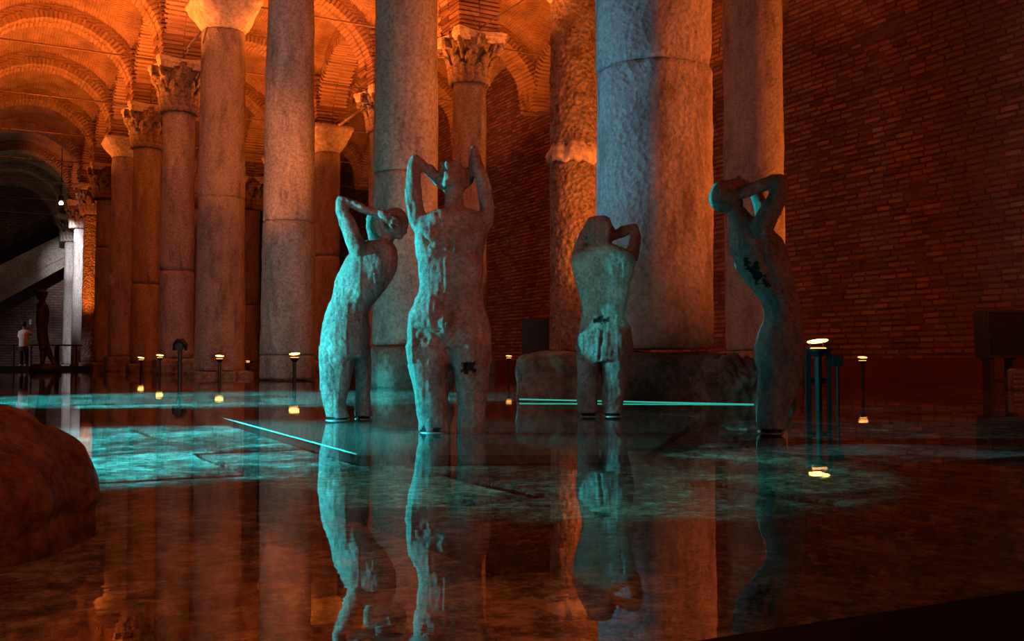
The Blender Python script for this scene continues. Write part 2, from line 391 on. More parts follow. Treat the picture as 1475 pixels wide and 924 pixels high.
# ------------------------------------------------------------------ right brick wall
wall = empty('wall_right', kind='structure')
MB().box(XW, XW + 0.4, 0, 60, -0.1, 10.6).build('mortar_bed', 'wallmortar', wall)
bm_ = MB(); singles = []
CP_, BL = 0.108, 0.35
nrow = int(10.2/CP_)
for r_ in range(nrow):
    z = 0.02 + r_*CP_ + random.uniform(-.004, .004); off = random.uniform(0, BL)
    y = 3.0 + off
    while y < 58:
        L = BL*random.uniform(0.75, 1.15); hgt = 0.062*random.uniform(0.85, 1.15); pr = random.uniform(0.004, 0.028)
        wob = 0.02*sin(y*0.7 + 1)*sin(y*0.23)
        tn = random.random()
        if 10.35 < y < 11.65 and len(singles) < 296 and z < 9.2: singles.append((y, z + wob, L, hgt, pr, tn))
        elif random.random() > 0.02:
            bm_.box(XW - pr, XW + 0.01, y, y + L - 0.03, z + wob, z + wob + hgt, 0.004, tn)
        y += L
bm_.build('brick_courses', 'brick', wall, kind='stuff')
bvar = [MB().box(-1, 0, 0, 1, 0, 1, 0.04, random.random()).mesh('brick') for _ in range(8)]
for me in bvar: me.materials.append(M['brick'])
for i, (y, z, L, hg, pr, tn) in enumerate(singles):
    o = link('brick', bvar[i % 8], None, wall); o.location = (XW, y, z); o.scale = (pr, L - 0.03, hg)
# back wall far behind
YB = 60.0
bw = empty('wall_back', kind='structure')
def uvplane(name, p, u, v, su, sv, mat, parent, kind=None):
    p, u, v = Vector(p), Vector(u), Vector(v)
    me = pyd(name, [p, p+u, p+u+v, p+v], [(0, 1, 2, 3)])
    uv = me.uv_layers.new(name='UVMap')
    for i, c in enumerate(((0, 0), (su, 0), (su, sv), (0, sv))): uv.data[i].uv = c
    return link(name, me, mat, parent, kind=kind)
M['farbrick'] = brickuv('far_wall_brick', (0.24, 0.15, 0.12), (0.17, 0.10, 0.085), (0.12, 0.085, 0.07), 0.4, 0.14)
uvplane('brick_face', (-8, YB, -0.2), (24, 0, 0), (0, 0, 11.5), 24, 11.5, 'farbrick', bw)
# ------------------------------------------------------------------ vaults
ceil = empty('ceiling', kind='structure')
ZS = 7.75
def web_mesh(hx, hy, rise, name='vault_web', N=20):
    def zf(v, h): return rise*sqrt(max(0, 1 - (v/h)**2))
    xs = [-hx*cos(pi*i/N) for i in range(N+1)]; ys = [-hy*cos(pi*i/N) for i in range(N+1)]
    v = []; f = []
    for y in ys:
        for x in xs:
            dome = 0.28*max(0, (1-(x/hx)**2))*max(0, (1-(y/hy)**2))
            n_ = noise.noise(Vector((x*1.3, y*1.3, hx)))*0.03
            v.append((x, y, max(zf(x, hx), zf(y, hy)) + dome + n_))
    for j in range(N):
        for i in range(N): a = j*(N+1)+i; f.append((a, a+N+1, a+N+2, a+1))
    me = pyd(name, v, f); uv = me.uv_layers.new(name='UVMap')
    for p in me.polygons:
        cx, cy = p.center.x, p.center.y
        along_y = abs(cx)/hx < abs(cy)/hy
        for li in p.loop_indices:
            x, y, z = me.vertices[me.loops[li].vertex_index].co
            if along_y: uv.data[li].uv = (y, hx*1.1*math.asin(max(-1, min(1, x/hx))))
            else: uv.data[li].uv = (x, hy*1.1*math.asin(max(-1, min(1, y/hy))))
    me.materials.append(M['vault']); me.polygons.foreach_set('use_smooth', [True]*len(me.polygons))
    return me
def arch_meshes(h, rise, wdt=0.86):
    r = h - 0.42
    N = 36; v = []; f = []
    for i in range(N+1):
        a = pi*i/N
        inner = (-r*cos(a), r*sin(a)*1.0); o_ = (-(h)*cos(a), (rise+0.3)*sin(a))
        for (px, pz) in (inner, o_):
            for s_ in (-1, 1): v.append((px, s_*wdt/2*0.95, pz))
    for i in range(N):
        a = i*4; b = a+4
        f += [(a, b, b+1, a+1), (a+2, a+3, b+3, b+2), (a, a+2, b+2, b), (a+1, b+1, b+3, a+3)]
    me = pyd('arch', v, f); uv = me.uv_layers.new(name='UVMap')
    for p in me.polygons:
        soff = abs(p.normal.y) < 0.5
        for li in p.loop_indices:
            x, y, z = me.vertices[me.loops[li].vertex_index].co
            uv.data[li].uv = (y, atan2(z, x)*r) if soff else (x, z)
    me.materials.append(M['vault'])
    mb = MB(); nv = int(pi*r/0.115)
    for i in range(nv):
        a = pi*(i+0.5)/nv; t = pi*r/nv*0.62
        R = Matrix.Rotation(-(a - pi/2) * -1, 4, 'Y')
        R = Matrix.Rotation(pi/2 - a, 4, 'Y')
        for (y0, y1) in ((-wdt/2, -0.03), (0.0, wdt/2)):
            pr = random.uniform(-0.02, 0.03)
            ya = y0 - (random.uniform(0, 0.05) if y0 < -0.1 else 0); yb = y1 + (random.uniform(0, 0.05) if y1 > 0.1 else 0)
            mb.box(-t/2, t/2, ya, yb, r - 0.012 - pr*0.4, r + 0.19 + pr, 0.006, random.random(), R)
    m2 = mb.mesh('arch_bricks'); m2.materials.append(M['vbrick'])
    return me, m2
rows = [(XL, X0), (X0, X1), (X1, XW)]
KN = 11
tie = {}
for (xa, xb) in rows:
    hx = (xb - xa)/2; hy = SP/2; rise = max(hx, hy) - 0.12
    wm = web_mesh(hx, hy, rise)
    am, ab = arch_meshes(hx, rise)
    for k in range(0, KN):
        o = link('vault_web', wm, None, ceil); o.location = ((xa+xb)/2, YK(k) + hy, ZS)
    for k in range(0, KN+1):
        o = link('arch', am, None, ceil); o.location = ((xa+xb)/2, YK(k), ZS)
        o2 = link('arch_bricks', ab, None, o, kind='stuff')
        t = MB().tube([(xa+0.3, YK(k), ZS + 0.02), (xb-0.3, YK(k), ZS + 0.02)], 0.02, 6).build('tie_rod', 'rod', ceil)
lm, lb = arch_meshes(SP/2, 2.4)
for x in (XL, X0, X1, XW - 0.1):
    for k in range(0, KN):
        o = link('arch', lm, None, ceil); o.location = (x, YK(k) + SP/2, ZS); o.rotation_euler = (0, 0, pi/2)
        link('arch_bricks', lb, None, o, kind='stuff')
        if x < XW - 1: MB().tube([(x, YK(k)+0.3, ZS + 0.05), (x, YK(k)+SP-0.3, ZS + 0.05)], 0.018, 6).build('tie_rod', 'rod', ceil)
pm = MB()
pm.box(-0.44, 0.44, -0.44, 0.44, 0, 1.5)
zz = 0.03
while zz < 1.45:
    for (a0, a1, b0, b1) in ((-.5, -.02, -.5, 0), (.0, .5, -.5, 0), (-.5, .05, 0, .5), (.07, .5, 0, .5)):
        e = random.uniform(-0.02, 0.03) + zz*0.06
        g = lambda q: q + math.copysign(e, q) if abs(q) > 0.3 else q
        pm.box(g(a0), g(a1), g(b0), g(b1), zz, zz + 0.058, 0.008, random.random())
    zz += 0.098
pier_mesh = pm.mesh('pier_bricks'); pier_mesh.materials.append(M['brick'])

# ------------------------------------------------------------------ columns
def drum_mesh(z0, z1, r0, r1, seg, dz, seed, amp, fine, rough_side=None, lumps=0.0):
    n = max(2, int((z1 - z0)/dz)); v = []; f = []
    sv = Vector((seed*13.7, seed*3.1, seed*7.7))
    for k in range(n+1):
        t = k/n; z = z0 + (z1-z0)*t; r = r0 + (r1-r0)*t
        eb = min(t, 1-t)*(z1-z0)
        ch = -0.012*max(0, 1 - eb/0.03)
        for i in range(seg):
            a = 2*pi*i/seg; p = Vector((cos(a)*r, sin(a)*r, z))
            d = noise.noise(p*1.1 + sv)*amp + noise.noise(p*3.5 + sv)*amp*0.5
            ff = fine
            if rough_side is not None:
                m_ = max(0, min(1, cos(a - rough_side)*2.2 + 0.6)); ff = fine*(0.12 + 0.88*m_); d -= 0.012*m_
            d += noise.noise(p*13 + sv)*ff + noise.noise(p*27 + sv)*ff*0.6
            # chips at the joints
            if eb < 0.12:
                c_ = noise.noise(Vector((a*2.2, seed, round(t)*9)))
                if c_ > 0.12: ch2 = -(c_-0.12)*0.12*(1-eb/0.12)
                else: ch2 = 0
                d += ch2
            rr = r + d + ch
            v.append((cos(a)*rr, sin(a)*rr, z))
    for k in range(n):
        for i in range(seg):
            j = (i+1) % seg
            f.append((k*seg+i, k*seg+j, (k+1)*seg+j, (k+1)*seg+i))
    f.append(tuple(range(seg-1, -1, -1))); f.append(tuple(n*seg+i for i in range(seg)))
    return pyd('drum', v, f)

def leaf_mesh(h, wd, curl, rb, rt):
    # one acanthus leaf, facing +X, standing on the bell
    v = []; f = []; N = 7; K = 6
    for k in range(N+1):
        t = k/N
        r = rb + (rt-rb)*t + 0.02 + curl*max(0, (t-0.55)/0.45)**2
        z = h*t - 0.25*h*max(0, (t-0.8)/0.2)**2*0.5
        w_ = wd*(0.75 + 0.4*sin(pi*min(1, t*1.05)))*(1 - 0.75*max(0, (t-0.8)/0.2)**2)
        for i in range(K+1):
            s = -1 + 2*i/K; se = 1 + 0.10*sin(k*2.9)*abs(s)
            v.append((r + 0.03*(1 - abs(s)) - 0.03*abs(s)**2 + (0.018 if i == K//2 else 0), s*w_*0.5*se, z))
    nb = len(v)
    for p in list(v): v.append((p[0]-0.035, p[1]*0.9, p[2]-0.01))
    for k in range(N):
        for i in range(K):
            a = k*(K+1)+i
            f.append((a, a+1, a+K+2, a+K+1)); f.append((nb+a, nb+a+K+1, nb+a+K+2, nb+a+1))
    for k in range(N):
        a = k*(K+1); f.append((a, a+K+1, nb+a+K+1, nb+a)); a += K; f.append((a, nb+a, nb+a+K+1, a+K+1))
    for i in range(K):
        a = N*(K+1)+i; f.append((a, a+1, nb+a+1, nb+a))
        a = i; f.append((a, nb+a, nb+a+1, a+1))
    return pyd('leaf', v, f)
def abacus_mesh(side, z0, z1):
    v = []; f = []; ring = []
    c = side/2
    cs = [(-c, -c), (c, -c), (c, c), (-c, c)]
    for q in range(4):
        a = Vector(cs[q]); b = Vector(cs[(q+1) % 4]); nrm = Vector(((b-a).y, -(b-a).x)).normalized()
        for i in range(10):
            t = (i+0.0)/10; tt = 0.06 + 0.88*t
            ring.append(a.lerp(b, tt) - nrm*0.17*sin(pi*t)**1.2)
    N = len(ring)
    for (z, sc) in ((z0, 0.90), (z0+0.03, 0.93), (z0 + (z1-z0)*0.5, 0.95), (z0+(z1-z0)*0.55, 1.0), (z1, 1.0)):
        for p in ring:
            j = noise.noise(Vector((p.x*5, p.y*5, z*6)))*0.02
            v.append((p.x*sc + j, p.y*sc + j, z + j))
    for k in range(4):
        for i in range(N): f.append((k*N+i, k*N+(i+1) % N, (k+1)*N+(i+1) % N, (k+1)*N+i))
    f.append(tuple(range(N-1, -1, -1))); f.append(tuple(4*N+i for i in range(N)))
    return pyd('abacus', v, f)
CAPM = {}
def ornate_parts(h):
    key = round(h, 2)
    if key in CAPM: return CAPM[key]
    bell = MB().lathe([(0.41, 0), (0.44, 0.03), (0.44, 0.07), (0.40, 0.09), (0.41, h*0.4), (0.47, h*0.7), (0.56, h*0.84)], 28).mesh('bell')
    l1 = leaf_mesh(h*0.40, 0.27, 0.10, 0.42, 0.43); l2 = leaf_mesh(h*0.66, 0.25, 0.13, 0.41, 0.50)
    vol = MB()
    pts = []
    for i in range(26):
        t = i/25; a = t*2.6*pi; rr = 0.115*(1-t*0.75)
        pts.append((0.72 - 0.03 + rr*sin(a)*0.9 - 0.02, 0, h*0.73 + rr*cos(a)))
    vol.tube([(0.45, 0, h*0.45), (0.55, 0, h*0.66), (0.63, 0, h*0.80)] + pts, [0.03, 0.04, 0.045] + [0.042 - 0.02*i/25 for i in range(26)], 8, 1.8)
    vol = vol.mesh('volute')
    fl = MB().box(0.46, 0.66, -0.075, 0.075, h*0.68, h*0.90, 0.02)
    fl.ell((0.64, 0, h*0.80), (0.05, 0.06, 0.07), None, 10, 6)
    fl = fl.mesh('flower_boss')
    ab = abacus_mesh(1.34, h*0.80, h)
    for me in (bell, l1, l2, vol, fl, ab):
        me.materials.append(M['cap_smooth' if me is ab else 'cap'])
        if me in (bell, l1, l2, vol): me.polygons.foreach_set('use_smooth', [True]*len(me.polygons))
    CAPM[key] = (bell, l1, l2, vol, fl, ab); return CAPM[key]
def ornate_capital(parent, z, h, rot):
    bell, l1, l2, vol, fl, ab = ornate_parts(h)
    c = link('capital', bell, None, parent); c.location = (0, 0, z); c.rotation_euler = (0, 0, rot)
    for i in range(8):
        o = link('leaf', l1, None, c); o.rotation_euler = (0, 0, i*pi/4)
        o = link('leaf', l2, None, c); o.rotation_euler = (0, 0, i*pi/4 + pi/8)
    for i in range(4):
        o = link('volute', vol, None, c); o.rotation_euler = (0, 0, i*pi/2 + pi/4)
        o = link('flower_boss', fl, None, c); o.rotation_euler = (0, 0, i*pi/2)
    link('abacus', ab, None, c)
    return c
def plain_capital(parent, z, h, r):
    seg = 40; v = []; f = []
    P = [(0, 0, r*1.0), (0.03, 0, r*1.06), (0.08, 0, r*1.08), (0.16, 0.05, r*1.22), (0.38, 0.35, 0.60), (0.62, 0.75, 0.66), (0.80, 1.0, 0.66), (0.82, 1.0, 0.69), (1.0, 1.0, 0.69)]
    for (t, sq, rr) in P:
        for i in range(seg):
            a = 2*pi*(i+0.5)/seg; ca, sa = cos(a), sin(a)
            k = 1/max(abs(ca), abs(sa)); kk = 1 + (min(k, 1.36)-1)*sq
            q = rr*kk*0.97; j = noise.noise(Vector((ca*3, sa*3, t*5+r)))*0.02
            v.append((ca*(q+j), sa*(q+j), h*t))
    for k in range(len(P)-1):
        for i in range(seg): f.append((k*seg+i, k*seg+(i+1) % seg, (k+1)*seg+(i+1) % seg, (k+1)*seg+i))
    f.append(tuple(range(seg-1, -1, -1))); f.append(tuple((len(P)-1)*seg+i for i in range(seg)))
    o = link('capital', pyd('capital', v, f), 'cap_smooth', parent, True); o.location = (0, 0, z)
    return o
def round_grid(n, pw=7.0):
    bm = bmesh.new()
    for ax in range(3):
        for sg in (-1, 1):
            g = {}
            for i in range(n+1):
                for j in range(n+1):
                    a = math.tan((i/n*2-1)*pi/4)*0.999; b = math.tan((j/n*2-1)*pi/4)*0.999
                    p = [0, 0, 0]; p[ax] = sg; p[(ax+1) % 3] = a/0.999; p[(ax+2) % 3] = b/0.999
                    L = (abs(p[0])**pw + abs(p[1])**pw + abs(p[2])**pw)**(1/pw)
                    g[i, j] = bm.verts.new(Vector(p)/L*0.5)
            for i in range(n):
                for j in range(n):
                    q = (g[i, j], g[i+1, j], g[i+1, j+1], g[i, j+1])
                    bm.faces.new(q if sg > 0 else q[::-1])
    bmesh.ops.remove_doubles(bm, verts=bm.verts, dist=1e-4)
    return bm
def rough_box(name, sx, sy, z0, z1, amp, seed, mat, parent=None, cuts=10, shape=None, pw=9.0):
    bm = round_grid(cuts*2, pw)
    sv = Vector((seed*5.3, seed*2.1, seed)); bm.normal_update()
    mv = []
    for vt in bm.verts:
        p = Vector((vt.co.x*sx, vt.co.y*sy, z0 + (vt.co.z+0.5)*(z1-z0)))
        if shape: p = shape(p)
        d = noise.noise(p*2.6 + sv)*amp + noise.noise(p*8 + sv)*amp*0.6 + noise.noise(p*22 + sv)*amp*0.35
        mv.append(p + vt.normal*d)
    for vt, q in zip(bm.verts, mv): vt.co = q
    me = bpy.data.meshes.new(name); bm.to_mesh(me); bm.free()
    return link(name, me, mat, parent, True)

def column(X, Y, r0, r1, ztop, cap, zb, joints, label, mat='marble', seed=1, fine=0.004, near=False, rough_side=None, lumps=0, pier=True, plinth=True, tilt=0):
    t = empty('column', (X, Y, 0), 0, label, 'column', 'columns of the hall')
    seg = 96 if near else 40; dz = 0.035 if near else 0.11
    zs = [zb] + joints + [ztop]
    for i in range(len(zs)-1):
        f0 = (zs[i]-zb)/(ztop-zb); f1 = (zs[i+1]-zb)/(ztop-zb)
        me = drum_mesh(zs[i]+0.004, zs[i+1]-0.004, r0+(r1-r0)*f0, r0+(r1-r0)*f1, seg, dz, seed+i*0.37, 0.016, fine, rough_side)
        me.polygons.foreach_set('use_smooth', [True]*len(me.polygons))
        link('drum', me, mat, t)
    if cap == 'ornate': ornate_capital(t, ztop, ZS - ztop, 0)
    elif cap == 'plain': plain_capital(t, ztop, ZS - ztop, r1)
    if plinth: rough_box('plinth', r0*2.35, r0*2.35, -0.05, zb, 0.03, seed, 'plinth', t, 6)
    if pier:
        o = link('pier_bricks', pier_mesh, None, t, kind='stuff'); o.location = (0, 0, ZS)
    return t

# row nearest the left aisle
pD = at(945, 500, 8.0)
col_D = column(pD.x, pD.y, 0.475, 0.455, 6.9, 'plain', 0.385, [2.62], 'huge thick column behind the statue seen from the back, blue left flank and rough orange right flank', 'marble_rough', 3, 0.007, True, rough_side=-YAW + 0.25, plinth=False, pier=True)
def R0(k): return X0, YK(k)
def zpix(y, d): return H + (523 - y)*d/F
column(*R0(1), 0.39, 0.355, 6.9, 'ornate', 0.48, [zpix(250, 11.8)], 'thick pale column rising directly behind the tall front-facing statue', 'marble', 5, 0.003, True)
column(*R0(2), 0.445, 0.36, 6.9, 'ornate', 0.02, [zpix(512, 16.1), zpix(320, 16.1)], 'bare grey and rust column just left of the leaning statue, standing straight in the water', 'marble', 8, 0.003, True, plinth=False)
column(*R0(3), 0.50, 0.435, 7.1, 'plain', 0.12, [zpix(285, 20.4)], 'column with grainy bright orange upper shaft under a plain bowl-shaped capital', 'marble_rough', 11, 0.005, True)
column(*R0(4), 0.42, 0.39, 6.48, 'ornate', 0.40, [zpix(390, 24.5)], 'column with carved leafy capital, first to the left of the plain bowl-capital column', 'marble', 13)
column(*R0(5), 0.40, 0.38, 6.52, 'ornate', 0.25, [zpix(410, 29)], 'column with carved capital, second to the left of the plain bowl-capital column', 'marble', 17)
column(*R0(6), 0.43, 0.39, 7.15, 'plain', 0.50, [zpix(352, 33), zpix(455, 33)], 'column with low plain capital standing on a large cube block, at left', 'marble', 19)
column(*R0(7), 0.36, 0.33, 6.45, 'ornate', 0.3, [4.6], 'slim pale column between the cube-footed column and the glowing orange column', 'marble', 21)
column(*R0(8), 0.33, 0.30, 6.5, 'ornate', 0.3, [], 'slim knobbly column glowing solid orange beside the white-lit pair', 'marble_worn', 23, 0.02)
column(*R0(9), 0.29, 0.27, 6.5, 'ornate', 0.2, [], 'right one of the two far white-lit slim columns at left', 'marble', 25)
column(*R0(10), 0.28, 0.26, 6.4, 'ornate', 0.2, [], 'left one of the two far white-lit slim columns, next to the far staircase', 'marble', 27)
# second row
def R1(k): return X1, YK(k)
column(*R1(1), 0.43, 0.42, 6.6, 'ornate', 0.46, [], 'orange and grey column behind the arching statue, in front of the right brick wall', 'marble_rough', 31, 0.004, True)
colE = column(*R1(2), 0.46, 0.43, 7.12, 'plain', 0.50, [zpix(236, 18.7), zpix(208, 18.7)], 'deeply eroded orange column with a broken stone collar, left of the huge column', 'marble_worn', 33, 0.022, True)
za, zb_ = zpix(238, 18.7), zpix(206, 18.7)
v = []; f = []; NS = 90; NR = 12
for k in range(NR+1):
    t_ = k/NR
    for i_ in range(NS):
        a_ = 2*pi*i_/NS; e = noise.noise(Vector((cos(a_)*2.6, sin(a_)*2.6, 4.0)))
        lo = za + 0.10*e; z_ = lo + (zb_ - lo + 0.03*noise.noise(Vector((a_*3, 1, 2))))*t_
        rr_ = 0.44 + 0.075*sin(pi*min(1, t_*1.3))**0.5*(0.8 + e) + noise.noise(Vector((cos(a_)*6, sin(a_)*6, z_*8)))*0.03
        if k in (0, NR): rr_ = 0.40
        v.append((rr_*cos(a_), rr_*sin(a_), z_))
for k in range(NR):
    for i_ in range(NS): f.append((k*NS+i_, k*NS+(i_+1) % NS, (k+1)*NS+(i_+1) % NS, (k+1)*NS+i_))
co_ = link('collar', pyd('collar', v, f), 'cap_smooth', colE, True); co_['label'] = 'broken projecting stone collar'
column(X1, YK(3) - 0.45, 0.41, 0.38, 6.62, 'ornate', 0.4, [], 'column with large carved leafy capital right above the tall statue', 'marble', 35, 0.005)
column(*R1(4), 0.42, 0.40, 6.6, 'ornate', 0.3, [], 'mostly hidden column whose carved capital peeks out left of the tall statue column', 'marble', 37)
column(*R1(5), 0.44, 0.40, 6.95, 'plain', 0.35, [zpix(370, 31.6)], 'dark red column with flared plain capital just behind the leaning statue', 'marble', 39)
column(*R1(6), 0.42, 0.40, 6.6, 'ornate', 0.3, [], 'column hidden behind the bare grey column left of the leaning statue', 'marble', 41)
column(*R1(7), 0.42, 0.39, 6.45, 'ornate', 0.3, [zpix(440, 40)], 'narrow dark orange column seen between the bowl-capital column and the bare grey one', 'marble', 43)
column(*R1(8), 0.40, 0.38, 6.5, 'ornate', 0.3, [], 'distant column in the gap right of the first carved-capital column', 'marble', 45)
column(*R1(9), 0.40, 0.38, 6.5, 'plain', 0.3, [], 'very distant column between the carved-capital columns at left', 'marble', 47)
for k in range(1, 11):
    if k in (1, 2): continue
for k in range(2, 11):
    t = column(XL, YK(k), 0.38, 0.36, 6.6, 'plain', 0.3, [], 'column of the leftmost row, out of the picture beyond the left edge', 'marble', 50+k)
    t['group'] = 'columns beyond the left edge'

# rubble slab under the huge column
def shp1(p): return p
o = rough_box('stone_block', 1.58, 1.35, -0.05, 0.345, 0.035, 4, 'plinth', None, 40)
o.location = lf(0.84, 8.02, 0); o.rotation_euler = (0, 0, -YAW)
tag(o, 'long rough stone block carrying the huge column, behind the statue seen from the back', 'stone block')
o = rough_box('rock_pile', 0.62, 0.40, -0.12, 0.27, 0.10, 9, 'plinth', None, 34, None, 4.0)
o.location = lf(1.62, 7.02, 0); o.rotation_euler = (0, 0, -YAW + 0.1)
tag(o, 'low broken rubble stone at the right foot of the huge column', 'rock')
# teal light strip at its foot
o = MB().tube([tuple(at(748, 575.5, 7.28)*1), tuple(at(1086, 583, 6.72))], 0.005, 8).build('light_strip', 'teal')
tag(o, 'thin glowing teal light strip along the foot of the long stone block', 'light strip')

# foreground rock at lower left
def rock_shape(p):
    z = p.z
    t = max(0, min(1, (z+0.02)/0.30))
    p.x = p.x*(1 - 0.16*t**3) - 0.02*t
    return p
bm = round_grid(60, 6.0); bm.normal_update()
for vt in bm.verts:
    c = vt.co.copy(); n_ = vt.normal.copy()
    p = Vector((c.x*0.62, c.y*0.62, c.z*0.62))
    d = noise.noise(p*4.5 + Vector((3, 1, 9)))*0.035 + noise.noise(p*11)*0.03 + abs(noise.noise(p*7 + Vector((5, 5, 5))))*-0.03 + abs(noise.noise(p*24))*0.010 + noise.noise(p*60)*0.003
    # undercut ledges
    for zc, dp in ((0.06, 0.022), (0.185, 0.012), (0.0, 0.02)):
        zc2 = zc + 0.03*noise.noise(Vector((p.x*5, p.y*5, zc*9)))
        d -= dp*math.exp(-((p.z - zc2)/0.014)**2)
    p = p + n_*d
    if c.z > 0 and c.x > 0: p.z -= max(0, c.x - 0.15)**2*0.55
    vt.co = p
me = bpy.data.meshes.new('boulder'); bm.to_mesh(me); bm.free()
o = link('boulder', me, 'rock', None, True)
o.location = lf(-0.515-0.56, 1.62, -0.11); o.rotation_euler = (0, 0, -YAW - 0.06)
tag(o, 'large dark red boulder in the near lower left corner of the water', 'boulder')
spot('unseen_flood', lf(0.6, 0.1, 2.2), lf(-0.75, 1.5, 0.1), 85, (1.0, 0.16, 0.04), 50, 0.6, 0.1)

# ------------------------------------------------------------------ statues
def remesh(mb, vox, name):
    me = mb.mesh('tmp'); o = bpy.data.objects.new('tmp', me); C.objects.link(o)
    md = o.modifiers.new('r', 'REMESH'); md.mode = 'VOXEL'; md.voxel_size = vox; md.adaptivity = 0
    dg = bpy.context.evaluated_depsgraph_get(); ev = o.evaluated_get(dg)
    m2 = bpy.data.meshes.new_from_object(ev); m2.name = name
    bpy.data.objects.remove(o); bpy.data.meshes.remove(me)
    return m2
def finish(me, smooth_it, seed, amp, grooves=(), holes=(), bumps=(), facet=0.0):
    bm = bmesh.new(); bm.from_mesh(me)
    for _ in range(smooth_it): bmesh.ops.smooth_vert(bm, verts=bm.verts, factor=0.5, use_axis_x=True, use_axis_y=True, use_axis_z=True)
    bm.normal_update()
    sv = Vector((seed*3.3, seed*1.7, seed))
    hl = []
    segs = []
    for g in grooves:
        pts = [Vector(p) for p in g[0]]
        for i in range(len(pts)-1): segs.append((pts[i], pts[i+1], g[1], g[2]))
    mv = []
    for vt in bm.verts:
        p = vt.co
        d = noise.noise(Vector((p.x*14, p.y*14, p.z*7)) + sv)*amp*1.3 + noise.noise(Vector((p.x*55, p.y*55, p.z*24)) + sv)*amp
        if facet: 
            c = noise.cell(Vector((p.x*16 + 50, p.y*16 + 50, p.z*7 + 50)) + sv); d += (c-0.5)*facet
        for (a, b, rad, dep) in segs:
            ab = b-a; t = max(0, min(1, (p-a).dot(ab)/ab.length_squared)); q = (p - a - ab*t).length
            if q < rad*2.5: d -= dep*math.exp(-(q/rad)**2)
        for (c, rad, dep) in bumps:
            q = (p-Vector(c)).length
            if q < rad*2.5: d += dep*math.exp(-(q/rad)**2)
        hv = 0.0
        for (c, rad, dep) in holes:
            c = Vector(c); dd = p - c
            q = dd.length + (noise.noise(p*40 + sv) + noise.noise(p*110 + sv)*0.6)*rad*1.1
            if q < rad*2: d -= dep*max(0, 1-(q/rad)**2) if q < rad else 0
            if q < rad: hv = 1.0
        hl.append(hv); mv.append(vt.normal*d)
    for vt, m_ in zip(bm.verts, mv): vt.co += m_
    m3 = bpy.data.meshes.new(me.name); bm.to_mesh(m3); bm.free()
    a = m3.attributes.new('hole', 'FLOAT', 'POINT'); a.data.foreach_set('value', hl)
    m3.polygons.foreach_set('use_smooth', [True]*len(m3.polygons))
    return m3
class Fig:
    def __init__(s, cx, base, d):
        s.cx, s.base, s.d = cx, base, d; s.m = d/F; s.mb = MB(); s.loc = at(cx, base, d)
    def P(s, x, y, b=0.0):   # photo-measured outline to metres; b = metres away from the viewer
        return Vector(((x - s.cx)*s.m, b, (s.base - y)*s.m))
    def body(s, secs, pw=2.3):
        # secs (y, xl, xr, cb, hb): outline left/right, depth centre and half depth
        out = []
        for (y, xl, xr, cb, hb) in secs:
            out.append((((xl+xr)/2 - s.cx)*s.m, cb, (s.base - y)*s.m, (xr-xl)/2*s.m, hb))
        out.sort(key=lambda q: q[2]); s.mb.loft(out, 28, pw); return s
    def limb(s, pts):  # (x,y,b,r_px)
        s.mb.tube([s.P(x, y, b) for (x, y, b, r) in pts], [r*s.m for (x, y, b, r) in pts], 14)
        for (x, y, b, r) in pts: 
            rr = r*s.m*0.99; s.mb.ell(s.P(x, y, b), (rr, rr, rr), None, 12, 8)
        return s
    def head(s, x, y, b, rx, ry, rb, tilt=0.0, nod=0.0):
        R = Matrix.Rotation(tilt, 3, 'Y') @ Matrix.Rotation(nod, 3, 'X')
        s.mb.ell(s.P(x, y, b), (rx*s.m, rb*s.m, ry*s.m), R, 24, 16); return s

def put(fig, me, name, label, mat='statue'):
    t = empty(name, fig.loc, -YAW, label, 'statue')
    t.location.z = 0
    o = link('figure', me, mat, t); o.location = (0, 0, fig.loc.z)
    return t

# --- statue A : leaning figure at left (side view)
f = Fig(498, 604, 4.95); m = f.m
f.body([(347, 527, 562, 0.0, .055), (356, 508, 570, 0.0, .085), (372, 495, 573, 0, .105), (388, 488, 571, 0, .112), (406, 481, 562, 0, .108), (424, 479, 549, 0, .098), (440, 472, 536, 0, .092), (452, 468, 530, 0, .10), (470, 464, 532, 0, .118), (488, 462, 533, 0, .125), (506, 461, 533, 0, .120), (516, 462, 532, 0, .110)])
f.body([(500, 461, 516, -.045, .062), (520, 462, 512, -.048, .064), (545, 463, 508, -.05, .058), (566, 464, 504, -.052, .053), (580, 467, 501, -.05, .048), (593, 470, 504, -.05, .046), (601, 472, 506, -.05, .046)])
f.body([(500, 490, 532, .05, .058), (520, 506, 532, .052, .06), (545, 508, 531, .055, .056), (566, 509, 530, .055, .05), (585, 508, 532, .055, .046), (601, 508, 534, .055, .044)])
# near arm: shoulder, elbow, wrist
f.limb([(518, 362, -.075, 14), (511, 346, -.09, 13), (503, 325, -.10, 12.5), (495, 306, -.10, 9.5), (493, 293, -.095, 6.5)])
f.limb([(493, 292, -.095, 6.0), (503, 294, -.095, 6.0), (518, 301, -.085, 7.5), (533, 307, -.075, 6.8), (545, 309, -.07, 5.2)])
# far arm (only the tip hangs in the gap)
f.limb([(545, 352, .075, 13), (540, 345, .085, 9), (533, 340, .06, 7), (530, 325, .04, 6.5), (530, 312, .03, 6.5), (545, 308, .04, 6)])
f.limb([(552, 352, 0, 11), (558, 336, 0, 11)])
f.head(566, 320, 0, 21, 22, 20, 0.5)
f.head(556, 327, 0, 13, 15, 16)
f.mb.ell(f.P(581, 333, 0), (5*m, 6*m, 5*m), None, 10, 8)     # brow and nose under the hand
f.mb.ell(f.P(574, 341, 0), (6*m, 8*m, 4*m), None, 10, 8)
